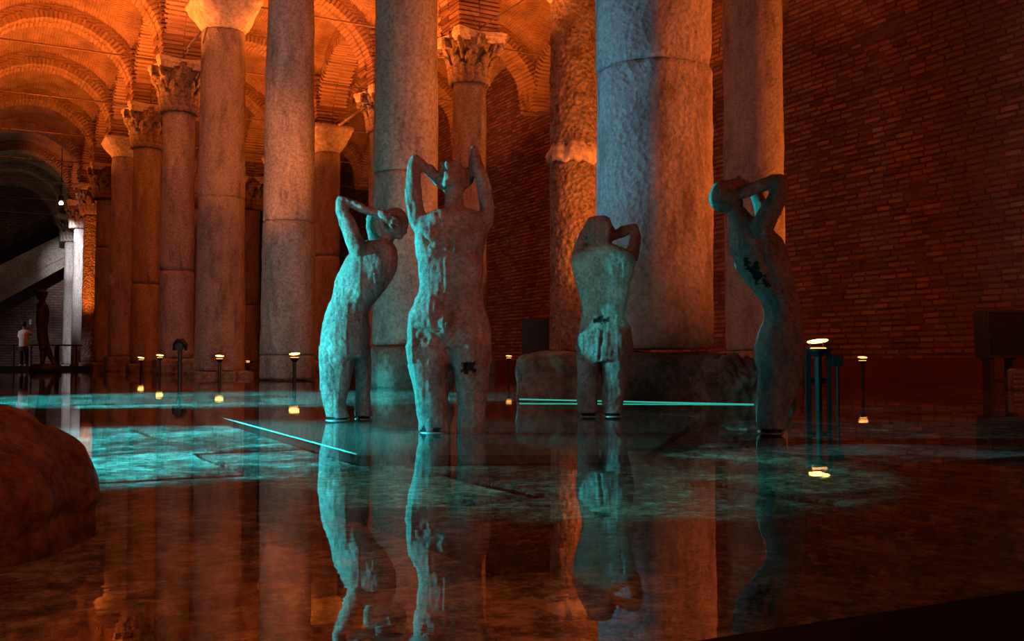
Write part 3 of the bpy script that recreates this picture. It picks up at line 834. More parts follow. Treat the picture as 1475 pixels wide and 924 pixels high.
# hand on the head: palm, four unequal fingers and a thumb
f.limb([(545, 309, -.07, 5.5), (552, 313, -.072, 7), (558, 317, -.07, 7)])
for (x1, y1, x2, y2, x3, y3, r) in ((556, 311, 564, 311, 570, 315, 2.1), (559, 314, 568, 316, 576, 321, 2.2), (559, 318, 567, 322, 574, 328, 2.2), (557, 322, 564, 328, 569, 334, 2.0), (551, 320, 553, 328, 557, 334, 2.2)):
    f.limb([(x1, y1, -.078, r*1.1), (x2, y2, -.082, r*1.05), (x3, y3, -.070, r*.9)])
me = remesh(f.mb, 0.0055, 'figure')
P = f.P
me = finish(me, 2, 2, 0.003, grooves=[([P(461, 476, -.1), P(480, 478, -.12), P(500, 488, -.13), P(512, 500, -.13)], 0.006, 0.006), ([P(520, 375, -.12), P(521, 400, -.12), P(508, 430, -.1)], .008, .007),
    ([P(511, 515, -.11), P(508, 540, -.11)], .006, .012), ([P(478, 500, -.11), P(478, 520, -.11), P(487, 535, -.11)], .003, .004), ([P(497, 380, -.1), P(487, 410, -.1)], .01, .005)],
    bumps=[(P(512, 385, -.1), .03, .008), (P(482, 480, -.11), .05, .010), (P(480, 565, -.09), .03, .004)], facet=0.0032)
stA = put(f, me, 'statue', 'leaning blue-lit statue at left clasping its bowed head, body bent to the right')

# --- statue B : tall frontal figure, elbows raised, head thrown back
f = Fig(652, 627, 4.05); m = f.m
f.body([(300, 636, 668, 0.0, .035), (305, 622, 688, 0.0, .055), (312, 602, 702, 0, .068), (324, 595, 706, 0, .075), (340, 595, 704, -.003, .08), (356, 597, 700, -.005, .083), (374, 599, 698, -.005, .08), (392, 601, 697, -.003, .074), (410, 602, 695, 0, .068), (426, 601, 694, 0, .066), (438, 594, 696, 0, .07), (450, 588, 701, 0, .078), (464, 585, 706, .004, .085), (480, 584, 709, .006, .088), (494, 585, 708, .005, .082), (502, 590, 706, 0, .06)], 2.4)
f.body([(476, 592, 640, 0, .066), (500, 584, 647, 0, .084), (520, 587, 647, 0, .08), (545, 592, 647, 0, .07), (568, 597, 647, 0, .062), (590, 600, 646, 0, .055), (608, 603, 647, 0, .052), (622, 604, 648, 0, .053)], 2.6)
f.body([(476, 654, 701, 0, .066), (500, 645, 709, 0, .085), (520, 648, 707, -.004, .08), (545, 653, 705, -.004, .072), (568, 656, 703, 0, .062), (590, 659, 701, 0, .055), (608, 657, 700, 0, .052), (625, 657, 700, 0, .053)], 2.6)
f.limb([(604, 322, 0, 16), (598, 304, 0, 13.5), (595, 285, -.005, 13), (594, 262, -.01, 12.5), (595, 240, -.012, 11.5), (596, 230, -.01, 9.5)])
f.limb([(597, 230, -.01, 9), (607, 236, .0, 8.5), (618, 245, .015, 8.5), (628, 254, .028, 8), (636, 262, .03, 7)])
f.limb([(698, 322, 0, 14), (703, 300, 0, 11), (700, 282, -.01, 10.5), (693, 255, -.02, 10.5), (685, 230, -.02, 9), (681, 214, -.018, 6)])
f.limb([(681, 216, -.012, 6.5), (680, 230, .0, 7), (679, 245, .014, 7.5), (674, 258, .028, 8), (668, 264, .034, 7)])
f.limb([(654, 306, 0.0, 15), (653, 290, -.004, 13), (652, 275, 0, 13)])
# head thrown back: skull behind, jaw towards the viewer
f.head(652, 255, .022, 22, 24, 27, 0.0, -0.7)
f.head(648, 262, -.025, 15, 15, 16, 0.0, -0.4)
f.mb.ell(f.P(642, 267, -.052), (7*m, 8*m, 6*m), None, 12, 8)      # chin
f.mb.ell(f.P(645, 240, -.050), (4*m, 5*m, 7*m), Matrix.Rotation(-.5, 3, 'X'), 10, 8)   # nose
f.mb.ell(f.P(639, 236, -.030), (7*m, 5*m, 3*m), None, 10, 8); f.mb.ell(f.P(656, 235, -.030), (8*m, 5*m, 3*m), None, 10, 8)  # brows
f.mb.ell(f.P(645, 252, -.055), (7*m, 4*m, 2.2*m), None, 10, 8)   # lips
f.mb.ell(f.P(632, 262, .012), (3.5*m, 6*m, 8*m), None, 10, 8); f.mb.ell(f.P(673, 262, .012), (3.5*m, 6*m, 8*m), None, 10, 8)
f.limb([(656, 275, -.03, 4), (652, 290, -.028, 4), (650, 304, -.03, 4)]); f.limb([(664, 272, -.02, 4), (660, 290, -.02, 4), (652, 306, -.028, 3.5)])
for sx, bx in ((1, 634), (-1, 671)):      # hands clasp the skull
    f.limb([(bx, 262, .03, 6.5), (bx + 5*sx, 250, .036, 7)])
    for q, L in enumerate((9, 11, 10, 8)):
        x0 = bx + sx*(2 + q*1.5); y0 = 255 - q*5
        f.limb([(x0, y0, .028 + q*.004, 2.3), (x0 + sx*L*.5, y0 - 4, .0 + q*.004, 2.2), (x0 + sx*L, y0 - 6, -.014 + q*.004, 1.9)])
    f.limb([(bx, 264, .02, 2.6), (bx + sx*4, 270, .0, 2.3), (bx + sx*7, 273, -.012, 2.0)])
# pectorals
f.mb.ell(f.P(625, 345, -.058), (24*m, 10*m, 17*m), None, 16, 10); f.mb.ell(f.P(677, 345, -.058), (22*m, 9*m, 17*m), None, 16, 10)
f.mb.ell(f.P(646, 470, -.062), (16*m, 12*m, 20*m), None, 16, 10)
me = remesh(f.mb, 0.0055, 'figure'); P = f.P
me = finish(me, 2, 5, 0.0034, grooves=[
    ([P(601, 434, -.07), P(610, 456, -.08), P(620, 478, -.085), P(636, 492, -.08), P(646, 498, -.08)], .006, .012),
    ([P(680, 447, -.07), P(668, 466, -.085), P(655, 486, -.085), P(647, 498, -.08)], .006, .012),
    ([P(646, 496, -.08), P(647, 520, -.06), P(650, 545, -.04)], .007, .012),
    ([P(652, 325, -.08), P(650, 350, -.09), P(649, 385, -.085), P(648, 412, -.075)], .008, .006),
    ([P(604, 335, -.08), P(625, 362, -.09), P(650, 356, -.09), P(672, 364, -.09), P(700, 345, -.08)], .007, .006),
    ([P(612, 400, -.07), P(622, 425, -.07), P(640, 440, -.07)], .01, .004), ([P(688, 400, -.07), P(676, 425, -.07), P(662, 440, -.07)], .01, .004),
    ([P(638, 246, -.05), P(645, 247, -.06), P(654, 246, -.05)], .0025, .004),
    ([P(604, 312, -.05), P(602, 326, -.06)], .006, .010)],
    holes=[(P(671, 535, -.085), .020, .012), (P(677, 531, -.083), .022, .010), (P(684, 535, -.08), .014, .008), (P(644, 419, -.072), .0045, .006), (P(627, 415, -.07), .004, .003), (P(612, 620, -.045), .014, .006), (P(630, 620, -.05), .014, .006)],
    bumps=[(P(645, 400, -.07), .03, .004), (P(670, 374, -.08), .012, .006), (P(680, 380, -.078), .010, .006), (P(656, 362, -.085), .010, .005), (P(622, 560, -.07), .02, .004), (P(680, 560, -.07), .02, .004), (P(610, 330, -.07), .016, .006)], facet=0.004)
stB = put(f, me, 'statue', 'tallest statue in the middle, facing front with both elbows raised and head thrown back')

# --- statue C : back view
f = Fig(868, 598, 5.25); m = f.m
f.body([(352, 853, 886, 0.0, .045), (358, 840, 902, 0.0, .06), (366, 826, 916, 0, .078), (376, 823, 918, 0, .088), (392, 826, 914, 0, .092), (408, 829, 909, 0, .09), (426, 834, 906, 0, .082), (444, 838, 903, 0, .076), (458, 837, 903, 0, .076), (470, 834, 908, 0, .084), (484, 830, 911, -.004, .096), (498, 829, 913, -.006, .10), (512, 830, 912, -.003, .092), (522, 831, 909, 0, .08)], 2.4)
f.body([(500, 829, 864, 0, .085), (520, 831, 864, 0, .078), (540, 831, 863, 0, .07), (558, 831, 862, 0, .062), (575, 831, 861, 0, .055), (590, 833, 861, 0, .052), (596, 834, 860, 0, .052)], 2.6)
f.body([(500, 864, 913, 0, .085), (520, 865, 909, 0, .078), (540, 866, 905, 0, .07), (558, 867, 901, 0, .062), (575, 867, 898, 0, .055), (590, 868, 896, 0, .052), (596, 868, 895, 0, .052)], 2.6)
f.limb([(835, 368, .02, 12), (838, 352, .05, 10), (843, 338, .075, 9), (850, 326, .085, 8), (858, 322, .07, 7)])
f.limb([(910, 370, .015, 11.5), (916, 352, .03, 9), (918, 338, .045, 8), (916, 328, .055, 8)])
f.limb([(916, 327, .055, 8), (904, 329, .05, 8), (894, 335, .035, 7.5), (884, 341, .02, 7)])
f.limb([(865, 362, .0, 15), (865, 348, 0, 13), (864, 338, .0, 13)])
f.body([(352, 853, 877, 0, .045), (342, 847, 882, 0, .06), (332, 843, 884, 0, .07), (320, 845, 883, 0, .07), (314, 848, 880, 0, .06), (312, 851, 877, 0, .045)], 2.6)
f.mb.ell(f.P(864, 333, .06), (7*m, 6*m, 8*m), None, 10, 8)     # nose and chin on the far side
f.mb.ell(f.P(864, 345, .052), (8*m, 6*m, 5*m), None, 10, 8)
f.mb.ell(f.P(884, 338, .004), (3.2*m, 5*m, 7*m), None, 10, 8); f.mb.ell(f.P(843, 338, .004), (3.2*m, 5*m, 7*m), None, 10, 8)
for sx, bx in ((1, 846), (-1, 884)):
    f.limb([(bx, 334, .035, 6), (bx + 3*sx, 327, .045, 6.5)])
    for q, L in enumerate((8, 10, 9, 7)):
        x0 = bx + sx*q*1.0; y0 = 338 - q*5
        f.limb([(x0, y0, .035, 2.1), (x0 + sx*L*.5, y0 - 2, .052, 2.1), (x0 + sx*L, y0 - 3, .066, 1.8)])
    f.limb([(bx, 340, .02, 2.4), (bx + sx*1, 346, .018, 2.1), (bx + sx*3, 350, .012, 1.8)])
f.mb.ell(f.P(848, 492, -.055), (18*m, 13*m, 20*m), None, 16, 10); f.mb.ell(f.P(886, 492, -.055), (20*m, 13*m, 20*m), None, 16, 10)
me = remesh(f.mb, 0.006, 'figure'); P = f.P
me = finish(me, 2, 9, 0.003, grooves=[
    ([P(866, 365, -.08), P(861, 395, -.09), P(860, 425, -.085), P(864, 455, -.075)], .010, .012),
    ([P(866, 478, -.09), P(863, 500, -.11), P(862, 518, -.09)], .006, .020), ([P(862, 518, -.09), P(863, 545, -.06), P(864, 590, -.05)], .006, .010),
    ([P(834, 512, -.09), P(850, 518, -.10), P(862, 514, -.09)], .005, .007), ([P(866, 514, -.09), P(882, 518, -.10), P(905, 510, -.09)], .005, .007),
    ([P(838, 470, -.07), P(862, 474, -.08), P(900, 468, -.07)], .006, .005), ([P(893, 385, -.08), P(892, 410, -.08)], .008, .009), ([P(838, 384, -.08), P(842, 400, -.09)], .014, .005)],
    holes=[(P(858, 463, -.075), .020, .008), (P(864, 462, -.075), .022, .008), (P(873, 463, -.075), .012, .004), (P(886, 468, -.07), .004, .004), (P(884, 491, -.11), .008, .006), (P(902, 510, -.08), .006, .004)],
    bumps=[(P(846, 392, -.09), .022, .007), (P(880, 392, -.09), .022, .007), (P(854, 430, -.08), .02, .003), (P(874, 430, -.08), .02, .003)], facet=0.0035)
stC = put(f, me, 'statue', 'statue seen from behind in front of the huge column, hands lifted to its flat-topped head')

# --- statue D : arching back, right
f = Fig(1107, 620, 4.05); m = f.m
f.body([(300, 1055, 1078, 0, .035), (310, 1054, 1084, 0, .05), (322, 1054, 1100, 0.0, .075), (334, 1053, 1114, 0, .09), (350, 1053, 1130, 0, .10), (366, 1055, 1137, 0, .102), (382, 1062, 1141, 0, .098), (400, 1072, 1145, 0, .092), (418, 1086, 1150, 0, .086), (434, 1099, 1153, 0, .084), (450, 1104, 1155, 0, .088), (464, 1102, 1157, 0, .098), (480, 1096, 1158, 0, .104), (498, 1091, 1157, 0, .106), (516, 1090, 1155, 0, .10), (528, 1091, 1152, 0, .09)])
f.body([(500, 1091, 1156, -.045, .056), (522, 1091, 1154, -.045, .056), (545, 1091, 1150, -.045, .052), (568, 1089, 1143, -.045, .047), (590, 1087, 1134, -.045, .044), (606, 1086, 1128, -.045, .042), (617, 1088, 1126, -.045, .042)])
f.body([(500, 1095, 1154, .045, .054), (522, 1095, 1150, .045, .054), (545, 1097, 1148, .045, .05), (568, 1096, 1142, .047, .045), (590, 1094, 1136, .048, .042), (606, 1094, 1132, .048, .040), (617, 1096, 1128, .048, .040)])
f.limb([(1092, 336, -.07, 17), (1101, 316, -.085, 16), (1110, 298, -.09, 15), (1117, 280, -.088, 13), (1120, 266, -.082, 10.5)])
f.limb([(1120, 264, -.082, 9.5), (1106, 266, -.078, 10), (1090, 272, -.07, 10.5), (1074, 279, -.062, 9.5), (1062, 283, -.058, 8)])
f.limb([(1110, 340, .07, 13), (1124, 344, .08, 9), (1112, 320, .09, 12), (1108, 290, .09, 12), (1096, 264, .085, 9), (1082, 260, .075, 8), (1066, 264, .06, 8), (1056, 268, .05, 7)])
f.limb([(1068, 318, 0, 13), (1062, 302, 0, 13)])
f.head(1048, 282, 0, 25, 24, 21, -0.4)
f.head(1060, 291, 0, 14, 17, 15)
f.mb.ell(f.P(1062, 262, 0), (10*m, 10*m, 7*m), None, 12, 8)   # forehead, nose, chin turned upward
f.mb.ell(f.P(1068, 256, 0), (4*m, 4*m, 6*m), None, 10, 8)
f.mb.ell(f.P(1076, 270, 0), (8*m, 9*m, 8*m), None, 12, 8)
f.limb([(1062, 283, -.058, 7.5), (1054, 284, -.062, 8), (1047, 286, -.062, 8)])
for (x1, y1, x2, y2, x3, y3, r) in ((1048, 279, 1038, 276, 1031, 281, 2.7), (1046, 284, 1036, 283, 1028, 288, 2.8), (1047, 289, 1037, 290, 1030, 296, 2.7), (1050, 293, 1042, 297, 1036, 302, 2.5), (1056, 291, 1054, 299, 1050, 305, 2.8)):
    f.limb([(x1, y1, -.068, r*1.1), (x2, y2, -.068, r), (x3, y3, -.052, r*.9)])
me = remesh(f.mb, 0.0055, 'figure'); P = f.P
me = finish(me, 2, 13, 0.003, grooves=[([P(1104, 450, -.08), P(1118, 462, -.1), P(1140, 470, -.1)], .008, .006), ([P(1092, 345, -.1), P(1095, 380, -.1), P(1110, 415, -.09)], .01, .007), ([P(1125, 500, -.1), P(1122, 560, -.09), P(1112, 600, -.08)], .006, .005), ([P(1070, 322, -.08), P(1080, 345, -.1)], .006, .005)],
    holes=[(P(1073, 383, -.07), .022, .004), (P(1081, 390, -.085), .026, .005), (P(1086, 401, -.085), .024, .005), (P(1097, 410, -.085), .022, .004), (P(1120, 482, -.1), .004, .003)],
    bumps=[(P(1100, 500, -.09), .04, .006), (P(1120, 345, -.06), .03, .008), (P(1080, 360, -.09), .025, .005)], facet=0.0035)
stD = put(f, me, 'statue', 'right-hand statue arching backwards in profile, forearm over its face, dark scars on its back')

# foot pads under the statues
for st, fg, feet in ((stA, (498, 604, 4.95), ((489, -.05, 15), (521, .055, 11))), (stB, (652, 627, 4.05), ((626, 0, 18), (678, 0, 18))), (stC, (868, 598, 5.25), ((848, 0, 11), (882, 0, 12))), (stD, (1107, 620, 4.05), ((1107, -.045, 16), (1112, .048, 14)))):
    for (x, b, r) in feet:
        mm = fg[2]/F; zt = st.children[0].location.z + 0.012
        MB().lathe([(r*mm, -0.035), (r*mm*1.02, -0.01), (r*mm*0.85, zt)], 20, (x-fg[0])*mm, b).build('foot_pad', 'black', st, True)
        MB().lathe([(r*mm*1.15, -0.004), (r*mm*1.15, 0.003)], 24, (x-fg[0])*mm, b).build('foot_plate', plain('pale_steel', (0.55, 0.6, 0.6), 0.35, 0.6) if 'pale_steel' not in bpy.data.materials else bpy.data.materials['pale_steel'], st)

# --- far statue on pedestal
f = Fig(62, 527, 32.0); m = f.m
f.body([(438, 56, 66, 0, .10), (443, 53, 67, 0, .2), (452, 52, 68, 0, .23), (464, 52, 67, 0, .22), (475, 53, 66, 0, .19), (484, 54, 67, 0, .20), (494, 56, 69, 0, .21), (504, 57, 70, 0, .18)])
f.body([(500, 57, 65, .0, .14), (512, 59, 66, -.05, .11), (524, 60, 66, -.1, .10), (528, 59, 66, -.1, .10)]); f.body([(500, 62, 70, .05, .14), (512, 66, 73, .1, .11), (522, 71, 79, .12, .10), (528, 74, 83, .12, .09)])
f.limb([(60, 440, 0, 4), (59, 432, 0, 4)]); f.head(57, 425, 0, 7, 8, 7)
f.limb([(58, 440, -.2, 3.5), (65, 432, -.22, 3), (69, 422, -.2, 2.4)]); f.limb([(69, 422, -.2, 2.4), (63, 421, -.19, 2.6), (56, 421, -.18, 2.6)])
f.limb([(56, 421, -.18, 2.2), (53, 424, -.12, 1.8)]); f.head(60, 417, 0, 4, 2, 3)
me = finish(remesh(f.mb, 0.028, 'figure'), 1, 3, 0.008)
t = put(f, me, 'statue', 'tall dark statue on a low round base near the far left edge, elbow pointing right', 'statue_dark')
MB().lathe([(22*m, -.06), (22*m, f.loc.z*0.5), (19*m, f.loc.z + 0.05)], 28, 4*m, 0).build('pedestal', 'black', t, True)

# ------------------------------------------------------------------ lamps
def bollard(px, ytop, wl, rpx, tilt, label, energy=8, double=True, em='lamp'):
    d = H*F/(wl - 523.0)*(1.0 if wl > 550 else 0.90); p = at(px, wl, d); m = d/F
    zt = zpix(ytop, d); r = rpx*m
    t = empty('lamp_post', (p.x, p.y, 0), -YAW, label, 'lamp', 'low lamp posts in the water')
    MB().tube([(0, 0, FZ), (0, 0, zt - r*0.75)], r*0.33, 10).build('post', 'black', t)
    MB().lathe([(r*0.35, zt - r*1.5), (r*0.8, zt - r*0.95), (r*0.85, zt - r*0.72)], 20).build('lamp_head', 'black', t)
    MB().lathe([(r*0.78, zt - r*0.72), (r*0.7, zt - r*0.62)], 20).build('lens', 'lamp2', t)
    R = Matrix.Translation((0, 0, zt)) @ Matrix.Rotation(tilt, 4, 'Y') @ Matrix.Rotation(-0.18, 4, 'X')
    MB().lathe([(r, 0.0), (r*0.95, r*0.05), (r*0.3, r*0.12)], 24, mat=R).build('cap', 'black', t)
    MB().lathe([(r*0.9, -r*0.06), (r*0.96, -r*0.005)], 24, mat=R).build('lit_cap_underside', em, t)  # glow put into this disc for the cap's lamplit underside
    for s in (-1, 1): MB().tube([(s*r*0.6, r*0.3, zt - r*0.75), (s*r*0.6, r*0.3, zt + r*0.02)], r*0.05, 6).build('bracket', 'black', t)
    return t
bollard(424, 510, 548, 8, -0.12, 'lit lamp post in the water in front of the bare grey column', 6)
bollard(316, 513, 542, 6.2, 0, 'lit lamp post in the water in front of the bowl-capital column', 6)
bollard(230, 512, 539, 5.2, 0, 'lit lamp post between the first two carved-capital columns')
bollard(203, 515.5, 536.5, 4.6, 0.1, 'smaller lit lamp post left of the one by the first carved-capital column')
bollard(166, 518, 533.5, 4.0, 0, 'lit lamp post at the foot of the cube-footed column')
bollard(131, 518, 531.5, 3.4, 0, 'tiny lit lamp post at the foot of the glowing orange column')
bollard(115, 524.5, 531.3, 2.2, 0, 'tiniest lamp post, near the white-lit pair of columns', em='lamp2')
bollard(357, 520.5, 533.5, 3.0, 0, 'tiny lamp post between the bowl-capital column and the bare grey column', em='lamp2')
bollard(733, 513, 544, 4.6, 0.06, 'lit lamp post left of the long stone block', em='lamp2')
bollard(1243, 515, 561, 7, 0.12, 'thin dim lamp post right of the brightest lamp', em='lamp2')
big = bollard(1179, 491.5, 587.5, 15.5, -0.05, 'brightest lamp, on a multi-post stand at right beside the arching statue')
dd = H*F/(587.5-523.0); mm = dd/F
for (dx, w_) in ((-14, 3.6), (16, 2.6)):
    MB().box((dx-w_)*mm, (dx+w_)*mm, -0.01, 0.02, FZ, zpix(500, dd)).build('stand_post', 'black', big)
MB().box(-17*mm, 19*mm, -0.008, 0.012, zpix(504, dd), zpix(500, dd)).build('crossbar', 'black', big)
MB().box(-17*mm, 19*mm, -0.006, 0.010, zpix(553, dd), zpix(545, dd)).build('crossbar', 'black', big)
MB().box(20*mm, 34*mm, -0.03, 0.03, zpix(527, dd), zpix(513, dd)).build('junction_box', 'black', big)
MB().tube([(28*mm, 0, FZ), (28*mm, 0, zpix(527, dd))], 2.2*mm, 8).build('stand_post', 'black', big)

# hooded floodlight standing in the water at left
d = 18.0; p = at(259, 545, d); m = d/F
t = empty('hooded_spotlight', (p.x, p.y, 0), -YAW, 'black unlit hooded spotlight on a pole in front of the first carved-capital column', 'spotlight')
MB().tube([(0, 0, FZ), (0, 0, zpix(505, d))], 3*m, 10).build('pole', 'black', t)
h = MB().tube([(-9*m, 0, zpix(505, d)), (-8*m, 0, zpix(496, d)), (-3*m, 0, zpix(491, d)), (3*m, 0, zpix(491, d)), (8*m, 0, zpix(497, d)), (8*m, 0, zpix(505, d))], [2*m, 3*m, 3.5*m, 3.5*m, 3*m, 1.6*m], 10)
h.build('hood', 'black', t, True)
MB().lathe([(4*m, -0.08), (5.5*m, 0.02), (5.5*m, 0.08)], 16, mat=Matrix.Translation((0, 0, zpix(500, d))) @ Matrix.Rotation(pi/2, 4, 'X')).build('lamp_head', 'black', t)

# loudspeaker on a stand at right, and black box by the far wall
d = 11.5; p = at(1440, 545, d); m = d/F
t = empty('loudspeaker', (p.x, p.y, 0), -YAW, 'big black loudspeaker box on a stand at the right edge before the brick wall', 'loudspeaker')
bm = bmesh.new(); bmesh.ops.create_cube(bm, size=1)
for vt in bm.verts:
    zt = vt.co.z + .5; wx = (58 if zt < .5 else 62)*m
    vt.co = Vector((vt.co.x*wx*(1 if vt.co.y < 0 else .8), vt.co.y*0.42, zpix(516, d) + zt*(zpix(447, d)-zpix(516, d))))
bmesh.ops.bevel(bm, geom=bm.edges[:], offset=0.015, segments=2, affect='EDGES')
me = bpy.data.meshes.new('cabinet'); bm.to_mesh(me); bm.free(); link('cabinet', me, 'black', t)
MB().box(-26*m, 26*m, -0.225, -0.212, zpix(512, d), zpix(451, d)).build('grille', plain('grille', (0.02, 0.02, 0.02), .9), t)
for dx in (-16, 16): MB().box((dx-3)*m, (dx+3)*m, -0.1, 0.1, FZ, zpix(516, d)).build('leg', 'black', t)
MB().box(-20*m, 20*m, -0.06, 0.06, zpix(552, d), zpix(545, d)).build('crossbar', 'black', t)
d = 21.5; p = at(771, 503, d); m = d/F
t = empty('equipment_cabinet', (p.x, p.y, 0), -YAW, 'plain black cabinet against the wall left of the eroded collared column', 'cabinet')
MB().box(-19*m, 19*m, -0.3, 0.3, 0.12, zpix(460, d), 0.004).build('body', 'black', t)
MB().box(-17*m, 17*m, -0.32, -0.3, 0.2, zpix(463, d)).build('door', 'black', t)
MB().box(-19*m, 19*m, -0.25, 0.25, FZ, 0.12).build('plinth', 'plinth', t)
# small slotted reddish box lamp at far right edge
d = 10.2; p = at(1465, 560, d); m = d/F
t = empty('slotted_box', (p.x, p.y, 0), -YAW, 'small reddish slotted box standing at the right edge below the loudspeaker', 'box')
rough_box('body', 20*m, 18*m, 0.0, zpix(548, d) + 0.12, 0.004, 3, 'rock', t, 4)
for zz in (0.03, 0.08, 0.13, 0.18): MB().box(-9*m, 9*m, -10*m, -9*m, zz, zz + 0.02).build('slat', 'marble', t)
# low bench along the brick wall
o = MB().box(XW - 1.3, XW, 6.0, 30, -0.05, 0.36).build('wall_ledge', 'red'); o.name = 'trim_2'; o['kind'] = 'structure'

# ------------------------------------------------------------------ far left: stair, railing, visitor, white lamp
sb = empty('staircase', (0, 0, 0), 0, 'pale flight of stairs slanting up along the far brick wall at left', 'stairs')
def prism(pts, y0, y1, name, mat, parent):
    n = len(pts); v = [(p.x, y0, p.z) for p in pts] + [(p.x, y1, p.z) for p in pts]
    f = [tuple(range(n)), tuple(range(2*n-1, n-1, -1))] + [(i, n+i, n+(i+1) % n, (i+1) % n) for i in range(n)]
    return link(name, pyd(name, v, f), mat, parent)
YS = 57.0
prism([hity(-30, 430, YS), hity(105, 365, YS), hity(105, 330, YS), hity(-30, 397, YS)], YS, YS + 0.25, 'parapet', 'stair', sb)
prism([hity(-30, 452, YS), hity(105, 378, YS), hity(105, 352, YS), hity(-30, 418, YS)], YS + 0.12, YS + 2.2, 'flight', 'stair', sb)
A_, B_ = hity(-30, 424, YS), hity(105, 358, YS)
for i in range(16):
    q = A_.lerp(B_, i/16); MB().box(q.x, q.x + 0.5, YS + 0.25, YS + 2.1, q.z - 0.2, q.z + 0.12).build('step', 'stair', sb)
spot('stair_light', (0.5, 50.0, 2.4), (1.3, 57.0, 5.0), 70, (1, 0.72, 0.55), 100, 0.8, 0.2)
d = 40.0; m = d/F
dk = empty('walkway', lf(0, 0, 0), 0, 'low dark visitor walkway with posts and handrail at the far left', 'walkway')
def rl(x0, y0, x1, y1, r, name, dd=d): MB().tube([tuple(at(x0, y0, dd)), tuple(at(x1, y1, dd))], r*dd/F, 8).build(name, 'black', dk)
rl(-10, 496, 118, 498, 1.2, 'handrail'); rl(-10, 513, 85, 514, 0.5, 'rail')
for x in (82,): rl(x, 497, x, 530, 3.5, 'post')
for x in (-5, 20, 45, 110): rl(x, 497, x, 530, 1.0, 'post')
a = at(-20, 528, 38.5); b_ = at(128, 528, 38.5)
v = [tuple(p + UP*z + FW*e) for z in (-0.25, 0.0) for (p, e) in ((a, 0), (b_, 0), (b_, 3.5), (a, 3.5))]
link('deck', pyd('deck', v, [(3, 2, 1, 0), (4, 5, 6, 7), (0, 1, 5, 4), (1, 2, 6, 5), (2, 3, 7, 6), (3, 0, 4, 7)]), 'dark', dk)
# visitor
f = Fig(34, 528, 39.2); m = f.m
f.body([(475, 31, 36, 0, .05), (477, 27, 41, 0, .10), (482, 27, 40, 0, .13), (490, 28, 39, 0, .12), (497, 28, 39, 0, .12), (503, 28, 39.5, 0, .13), (506, 28, 39.5, 0, .12)])
f.body([(503, 28, 34, 0, .1), (514, 28.5, 33, 0, .08), (524, 29, 32, 0, .06), (527.5, 28.5, 32.5, -.05, .12)]); f.body([(503, 33, 39.5, 0, .1), (514, 35, 39.5, 0, .08), (524, 36.5, 39.5, 0, .06), (527.5, 36, 40, -.05, .12)])
f.limb([(33.5, 476, 0, 1.9), (33.5, 471, 0, 1.9)]); f.head(33.5, 468, 0, 3.1, 4.2, 3.6)
f.mb.ell(f.P(33.5, 468.5, .1), (.6*m, .8*m, .8*m), None, 8, 6)
f.limb([(28, 479, 0, 2), (26, 485, .03, 1.7), (28, 489, .12, 1.4), (32, 485, .2, 1.1)])
f.limb([(40, 479, 0, 2), (43.5, 482, .05, 1.6), (42, 476, .15, 1.2), (40.5, 469, .18, 1.0)])
for q in range(4): f.limb([(40 + q*.5, 468, .18, .45), (40 + q*.5, 466.2 - (q % 2)*.3, .17, .4)])
f.limb([(39.6, 469, .17, .45), (38.9, 467.5, .15, .4)])
body = remesh(f.mb, 0.02, 'body'); body.polygons.foreach_set('use_smooth', [True]*len(body.polygons))
t = empty('person', (f.loc.x, f.loc.y, 0), -YAW, 'person in a white shirt and dark trousers on the far left walkway, raising a phone', 'person')
o = link('body', body, 'skin', t); o.location = (0, 0, f.loc.z)
def shell(fig, secs, limbs, name, mat, par):
    g = Fig(fig.cx, fig.base, fig.d)
    for s_ in secs: g.body(s_)
    for l_ in limbs: g.limb(l_)
    me = remesh(g.mb, 0.02, name); me.polygons.foreach_set('use_smooth', [True]*len(me.polygons))
    o = link(name, me, mat, par); o.location = (0, 0, fig.loc.z)
shell(f, [[(475.5, 30.5, 36.5, 0, .08), (477, 26.5, 41.5, 0, .13), (482, 26.5, 40.5, 0, .16), (490, 27.3, 39.7, 0, .15), (500, 27.3, 39.7, 0, .15)]], [[(28, 479, 0, 2.5), (26, 485, .03, 2.2)], [(40, 479, 0, 2.5), (43.5, 482, .05, 2.1)]], 'shirt', 'shirt', t)
shell(f, [[(499, 27.5, 39.5, 0, .14), (506, 27.5, 40, 0, .15)], [(503, 27.3, 34.3, 0, .13), (514, 28, 33.6, 0, .11), (526, 28.3, 33, 0, .09)], [(503, 32.8, 40.1, 0, .13), (514, 34.5, 40.1, 0, .11), (526, 35.8, 40.2, 0, .09)]], [], 'trousers', 'trousers', t)
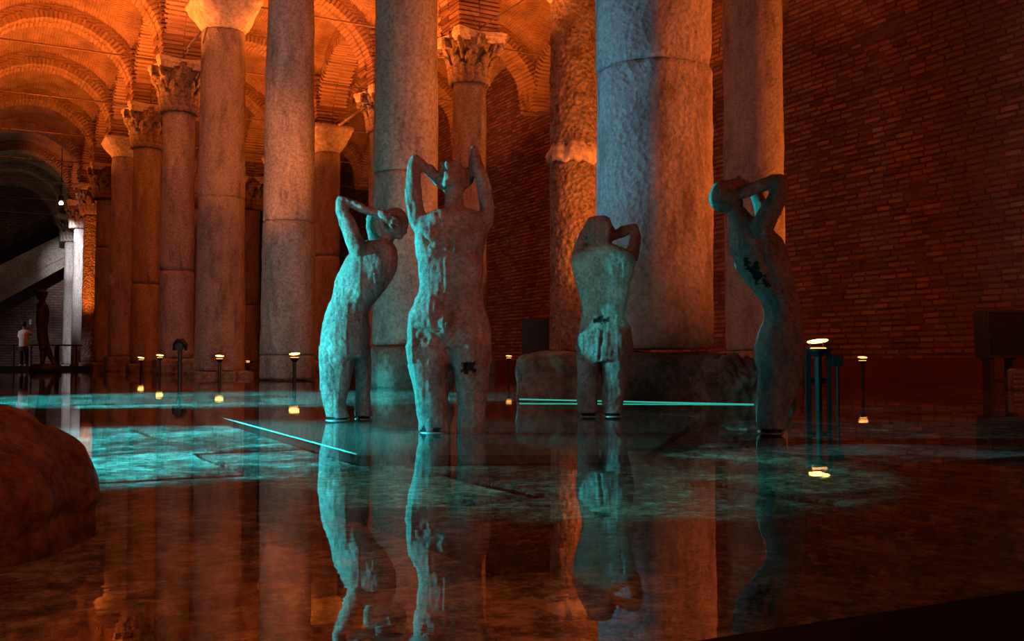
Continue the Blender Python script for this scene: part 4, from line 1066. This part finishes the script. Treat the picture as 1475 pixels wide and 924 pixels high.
g = Fig(34, 528, 39.2); g.head(33.5, 467, -.03, 3.5, 4.0, 3.9); me = remesh(g.mb, .015, 'hair'); o = link('hair', me, 'hair', t); o.location = (0, 0, f.loc.z)
pc = at(40.3, 463.5, 39.2)
o = MB().box(-.045, .045, .19, .20, -.09, .09).build('phone', plain('phone_case', (.5, .5, .55), .4)); o.location = pc; o.rotation_euler = (0, 0, -YAW)
tag(o, 'small phone held up by the far visitor in the white shirt', 'phone')
spot('visitor_light', lf(-24.5, 36.5, 4.5), lf(-19.1, 39.2, 1.2), 520, (1, 0.9, 0.95), 30, 0.6, 0.05)
# white spotlight high at left
p = at(88, 293, 42)
t = empty('spotlight', p, -YAW, 'glaring white spotlight high at far left beside the white-lit columns', 'spotlight')
MB().ell((0, 0, 0), (0.085, 0.085, 0.075), None, 16, 10).build('lens', 'white', t, True)
MB().lathe([(0.05, 0.06), (0.11, 0.10), (0.10, 0.3)], 16).build('housing', 'black', t)
MB().tube([(0, 0, 0.28), (0, 0, 2.95)], 0.018, 6).build('bracket', 'black', t)
tg = (X0, YK(9), 5.0)
spot('white_spot', p + Vector((0.1, 0.1, -0.12)), (5.0, 50.4, 4.4), 2600, (0.95, 0.93, 1.0), 58, 1.0, 0.03)
spot('white_spot', p + Vector((0.1, 0.3, -0.12)), (X0, YK(10), 5.6), 4200, (0.95, 0.93, 1.0), 18, 1.0, 0.03)
spot('added_dim_light', (2.0, 52.0, 3.0), (2.0, 52.5, 10), 90, (0.9, 0.75, 0.5), 150, 0.6, 0.1)  # unseen source added to lift the far arches slightly
# glowing orange uplight for the knobbly column
spot('unseen_flood', (3.0, YK(8) - 3.2, 0.5), (X0, YK(8), 4.8), 2200, OR, 45, 0.6, 0.05)

# slanting cable stub on the bowl capital and on the far plain capital
for (x0, y0, x1, y1, d, lab) in ((289, 44, 271, 70, 20.0, 'short slanting tube sticking out under the plain bowl-shaped capital'), (525, 155, 488, 181, 27.0, 'short slanting tube sticking out above the dark red column')):
    a, b_ = at(x0, y0, d), at(x1, y1, d)
    o = MB().tube([a, b_], [0.02*d/20, 0.035*d/20], 8).build('tube_lamp', 'cap', None); tag(o, lab, 'tube lamp')
